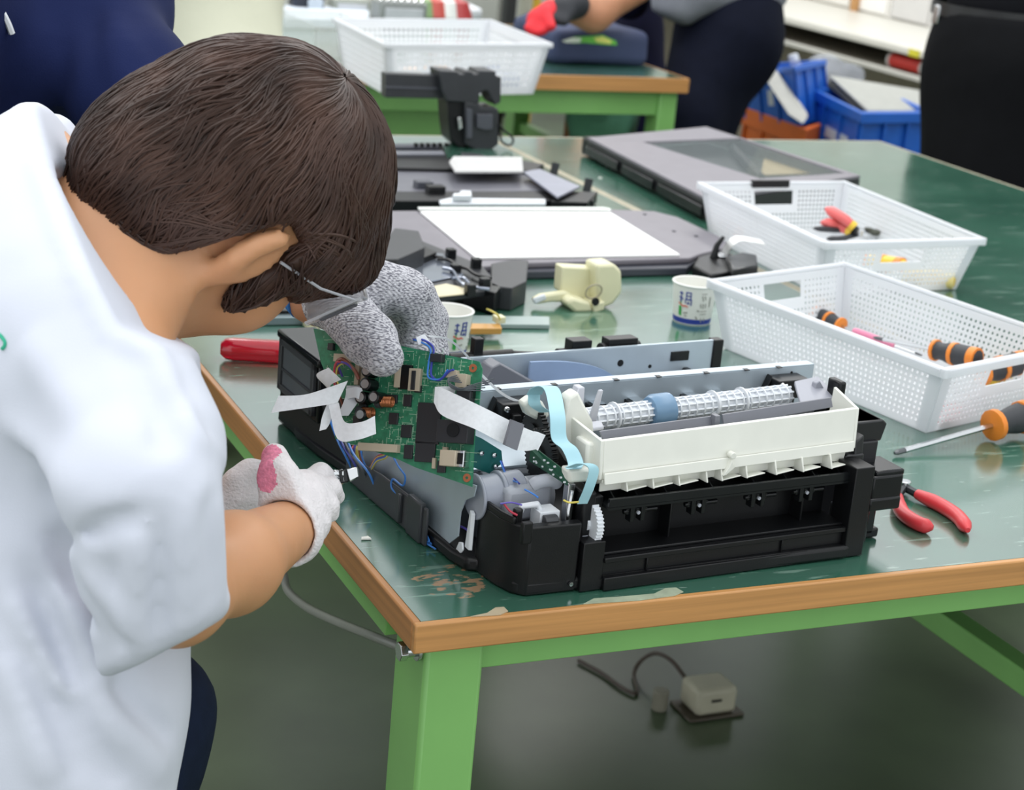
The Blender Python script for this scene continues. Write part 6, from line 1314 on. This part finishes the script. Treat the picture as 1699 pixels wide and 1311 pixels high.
# crates
def crate(o, e1, e2, hgt, m, label, lbl=None, group=None, tilt=None):
    # o: front lower corner, e1,e2 horizontal edge vectors
    o = np.array(o, float); e1 = np.array(e1, float); e2 = np.array(e2, float); up = np.array([0, 0, 1.])
    if tilt is not None:
        Rt = np.array(Matrix.Rotation(tilt[0], 3, Vector(tilt[1]))); e1, e2, up = Rt @ e1, Rt @ e2, Rt @ up
    t = empty('crate', o, label, 'crate', group); u1 = e1 / np.linalg.norm(e1); u2 = e2 / np.linalg.norm(e2); th = .008
    q = MB(); P = lambda a, b, c: o + e1 * a + e2 * b + up * hgt * c
    s1 = th / np.linalg.norm(e1); s2 = th / np.linalg.norm(e2)
    def blk(a0, a1, b0, b1, c0, c1, q=q): q.hexa([P(a0, b0, c0), P(a1, b0, c0), P(a1, b1, c0), P(a0, b1, c0)], [P(a0, b0, c1), P(a1, b0, c1), P(a1, b1, c1), P(a0, b1, c1)])
    blk(0, 1, 0, s2, 0, .96); blk(0, 1, 1 - s2, 1, 0, .96); blk(0, s1, s2, 1 - s2, 0, .96); blk(1 - s1, 1, s2, 1 - s2, 0, .96); blk(s1, 1 - s1, s2, 1 - s2, 0, .04); q.obj('crate_body', m, t)
    q = MB(); 
    for (a0, a1, b0, b1) in ((-.03, 1.03, -.04, .03), (-.03, 1.03, .97, 1.04), (-.03, .03, .03, .97), (.97, 1.03, .03, .97)): blk(a0, a1, b0, b1, .90, 1.0, q)
    q.obj('rim', m, t, bev=.002)
    for k in (.0, .33, .66, .97):
        q = MB(); blk(k, k + .03, -.03, -.0, .05, .9, q); q.obj('rib', m, t)
        q = MB(); blk(-.03, 0, k, k + .03, .05, .9, q); q.obj('rib', m, t)
    if lbl:
        for (side, a0, a1, c0, c1) in lbl:
            q = MB()
            if side == 0: q.hexa([P(a0, -.006, c0), P(a1, -.006, c0), P(a1, -.001, c0), P(a0, -.001, c0)], [P(a0, -.006, c1), P(a1, -.006, c1), P(a1, -.001, c1), P(a0, -.001, c1)])
            else: q.hexa([P(-.006, a0, c0), P(-.001, a0, c0), P(-.001, a1, c0), P(-.006, a1, c0)], [P(-.006, a0, c1), P(-.001, a0, c1), P(-.001, a1, c1), P(-.006, a1, c1)])
            q.obj('white_lettering', mat('crate_ink', 'd4dae2', .6), t)
    return t
BLU = mat('crate_blue', '2063c4', .4, var=.05); ORC = mat('crate_orange', 'dd6a1e', .45, var=.06)
db = 5.0
cN = pd(1430, 186, db); cL = pd(1346, 158, db + .40); cR = pd(1530, 192, db + .12)
e1 = (cR - cN) * np.array([1, 1, 0]) * 1.15; e2 = (cL - cN) * np.array([1, 1, 0]); hb_ = .30
zb_ = cN[2] - hb_
crate(cN - (0, 0, hb_), e1, e2, hb_, BLU, 'blue crate at right with white lettering, standing in front of the black trousers', [(1, .18, .62, .62, .72), (1, .10, .66, .46, .56)], 'blue crates on the floor')
MB().box((cN[0] + .06, cN[1] + .0, 0), (cN[0] + .55, cN[1] + .55, max(.02, zb_ - .006))).obj('platform_trolley', mat('platform_grey', '6c6a64', .6)); tag(bpy.data.objects['platform_trolley'], 'grey platform under the right blue crate, below the pale counter', 'platform')
cN2 = pd(1335, 214, 5.2); cL2 = pd(1238, 172, 5.5); cR2 = pd(1400, 190, 5.5)
e1b = (cR2 - cN2) * np.array([1, 1, 0]); e2b = (cL2 - cN2) * np.array([1, 1, 0])
crate(cN2 * np.array([1, 1, 0]) + (0, 0, .002), e1b * .75, e2b, cN2[2], ORC, 'orange crate on the floor under the tilted blue crate', [(1, .78, .86, .55, .75)], None)
o2 = cN2 + (.0, .03, .004)
cA, cB = pd(1330, 205, 5.3), pd(1248, 118, 5.55)
crate(o2, e1b * .75, e2b * .9, .17, BLU, 'tilted blue crate with a clear bottle, resting on the orange crate', [(1, .42, .52, .35, .62)], 'blue crates on the floor', (math.radians(-14), tuple((e1b / np.linalg.norm(e1b)).tolist())))
# things in the crates
CLP = bpy.data.materials.new('clear_plastic'); CLP.use_nodes = True; c__ = CLP.node_tree.nodes['Principled BSDF']; c__.inputs['Base Color'].default_value = (.78, .82, .9, 1); c__.inputs['Alpha'].default_value = .28; c__.inputs['Roughness'].default_value = .08
q = MB(); p = pd(1325, 128, 5.45); q.lathe([(.0, -.13), (.04, -.13), (.042, -.05), (.04, .0), (.018, .035), (.014, .05)], p, (-.3, .2, .9), 20); t = empty('plastic_bottle', p - (0, 0, .12), 'clear plastic bottle standing in the tilted blue crate', 'bottle'); q.obj('bottle_body', CLP, t, smooth=True)
q = MB(); cpx = p + np.array([-.3, .2, .9]) * .052; q.lathe([(0, .02), (.014, .02), (.016, 0), (0, 0)], cpx, (-.3, .2, .9), 16); q.obj('cap', WHP2, t, smooth=True)
t = empty('paper_bundle', pd(1290, 160, 5.35), 'long grey flattened paper bundle leaning across the tilted blue crate', 'bundle')
q = MB(); P_ = [pd(1262, 98, 5.26), pd(1272, 100, 5.26), pd(1325, 172, 5.18), pd(1340, 195, 5.16), pd(1332, 206, 5.15), pd(1308, 190, 5.17), pd(1275, 140, 5.22)]; q.prism(P_, (.02, .03, .004)); q.obj('bundle_sheet', mat('bundle_grey', 'c6c6c0', .7), t, bev=.002)
t = empty('monitor_panel', pd(1460, 160, 5.2), 'grey flat panel lying at an angle in the right blue crate', 'panel')
q = MB(); q.hexa([pd(1375, 128, 5.45), pd(1440, 190, 5.15), pd(1535, 190, 5.25), pd(1530, 160, 5.6)], [pd(1375, 124, 5.45), pd(1440, 182, 5.15), pd(1535, 182, 5.25), pd(1530, 150, 5.6)]); q.obj('panel_body', mat('panel_pale', 'a9aaa4', .4), t, bev=.003)
q = MB(); q.hexa([pd(1370, 140, 5.44), pd(1418, 178, 5.2), pd(1440, 188, 5.17), pd(1380, 132, 5.44)], [pd(1370, 144, 5.46), pd(1418, 182, 5.22), pd(1440, 192, 5.19), pd(1380, 136, 5.46)]); q.obj('panel_edge', BLK, t)
def film(P): return prims(P, [(pd(1360, 112, 5.75), .035, pd(1420, 125, 5.8), .03), (pd(1350, 140, 5.6), .03, pd(1365, 110, 5.8), .03), (pd(1365, 120, 5.78), .035, pd(1365, 120, 5.78) * np.array([1, 1, 0]) + (0, 0, .05), .05)], .04) - .012 * wav(P, 60, 5)
lo, hi = bounds([pd(1350, 110, 5.75), pd(1420, 120, 5.8), pd(1345, 140, 5.6)], .09); lo[2] = .0; tag(sdf_obj('plastic_film', film, lo, hi, .009, CLP), 'crumpled clear plastic film piled behind the two blue crates', 'plastic film')
# yellow pole and grey posts far behind
for i, (x, w_, c_, nm) in enumerate([(893, 7, 'c9a22c', 'yellow'), (848, 22, '2c2e30', 'dark'), (874, 16, 'b7b6a6', 'pale')]):
    p = py(x, 20, 6.2 + .2 * i); ww = S(w_, 7); tag(MB().box((p[0] - ww / 2, p[1], 0), (p[0] + ww / 2, p[1] + .05, 2.2)).obj('post', mat('post_' + nm, c_, .5)), nm + ' upright post far behind the far table, near the red gloves', 'post', 'posts at the back')
p = pd(243, 10, 5.5); tag(MB().box((p[0] - .06, p[1], 0), (p[0] + .06, p[1] + .06, 1.4)).obj('post', mat('post_amber', 'd8b04a', .5)), 'amber yellow post between the navy shirt and the cream overall', 'post')
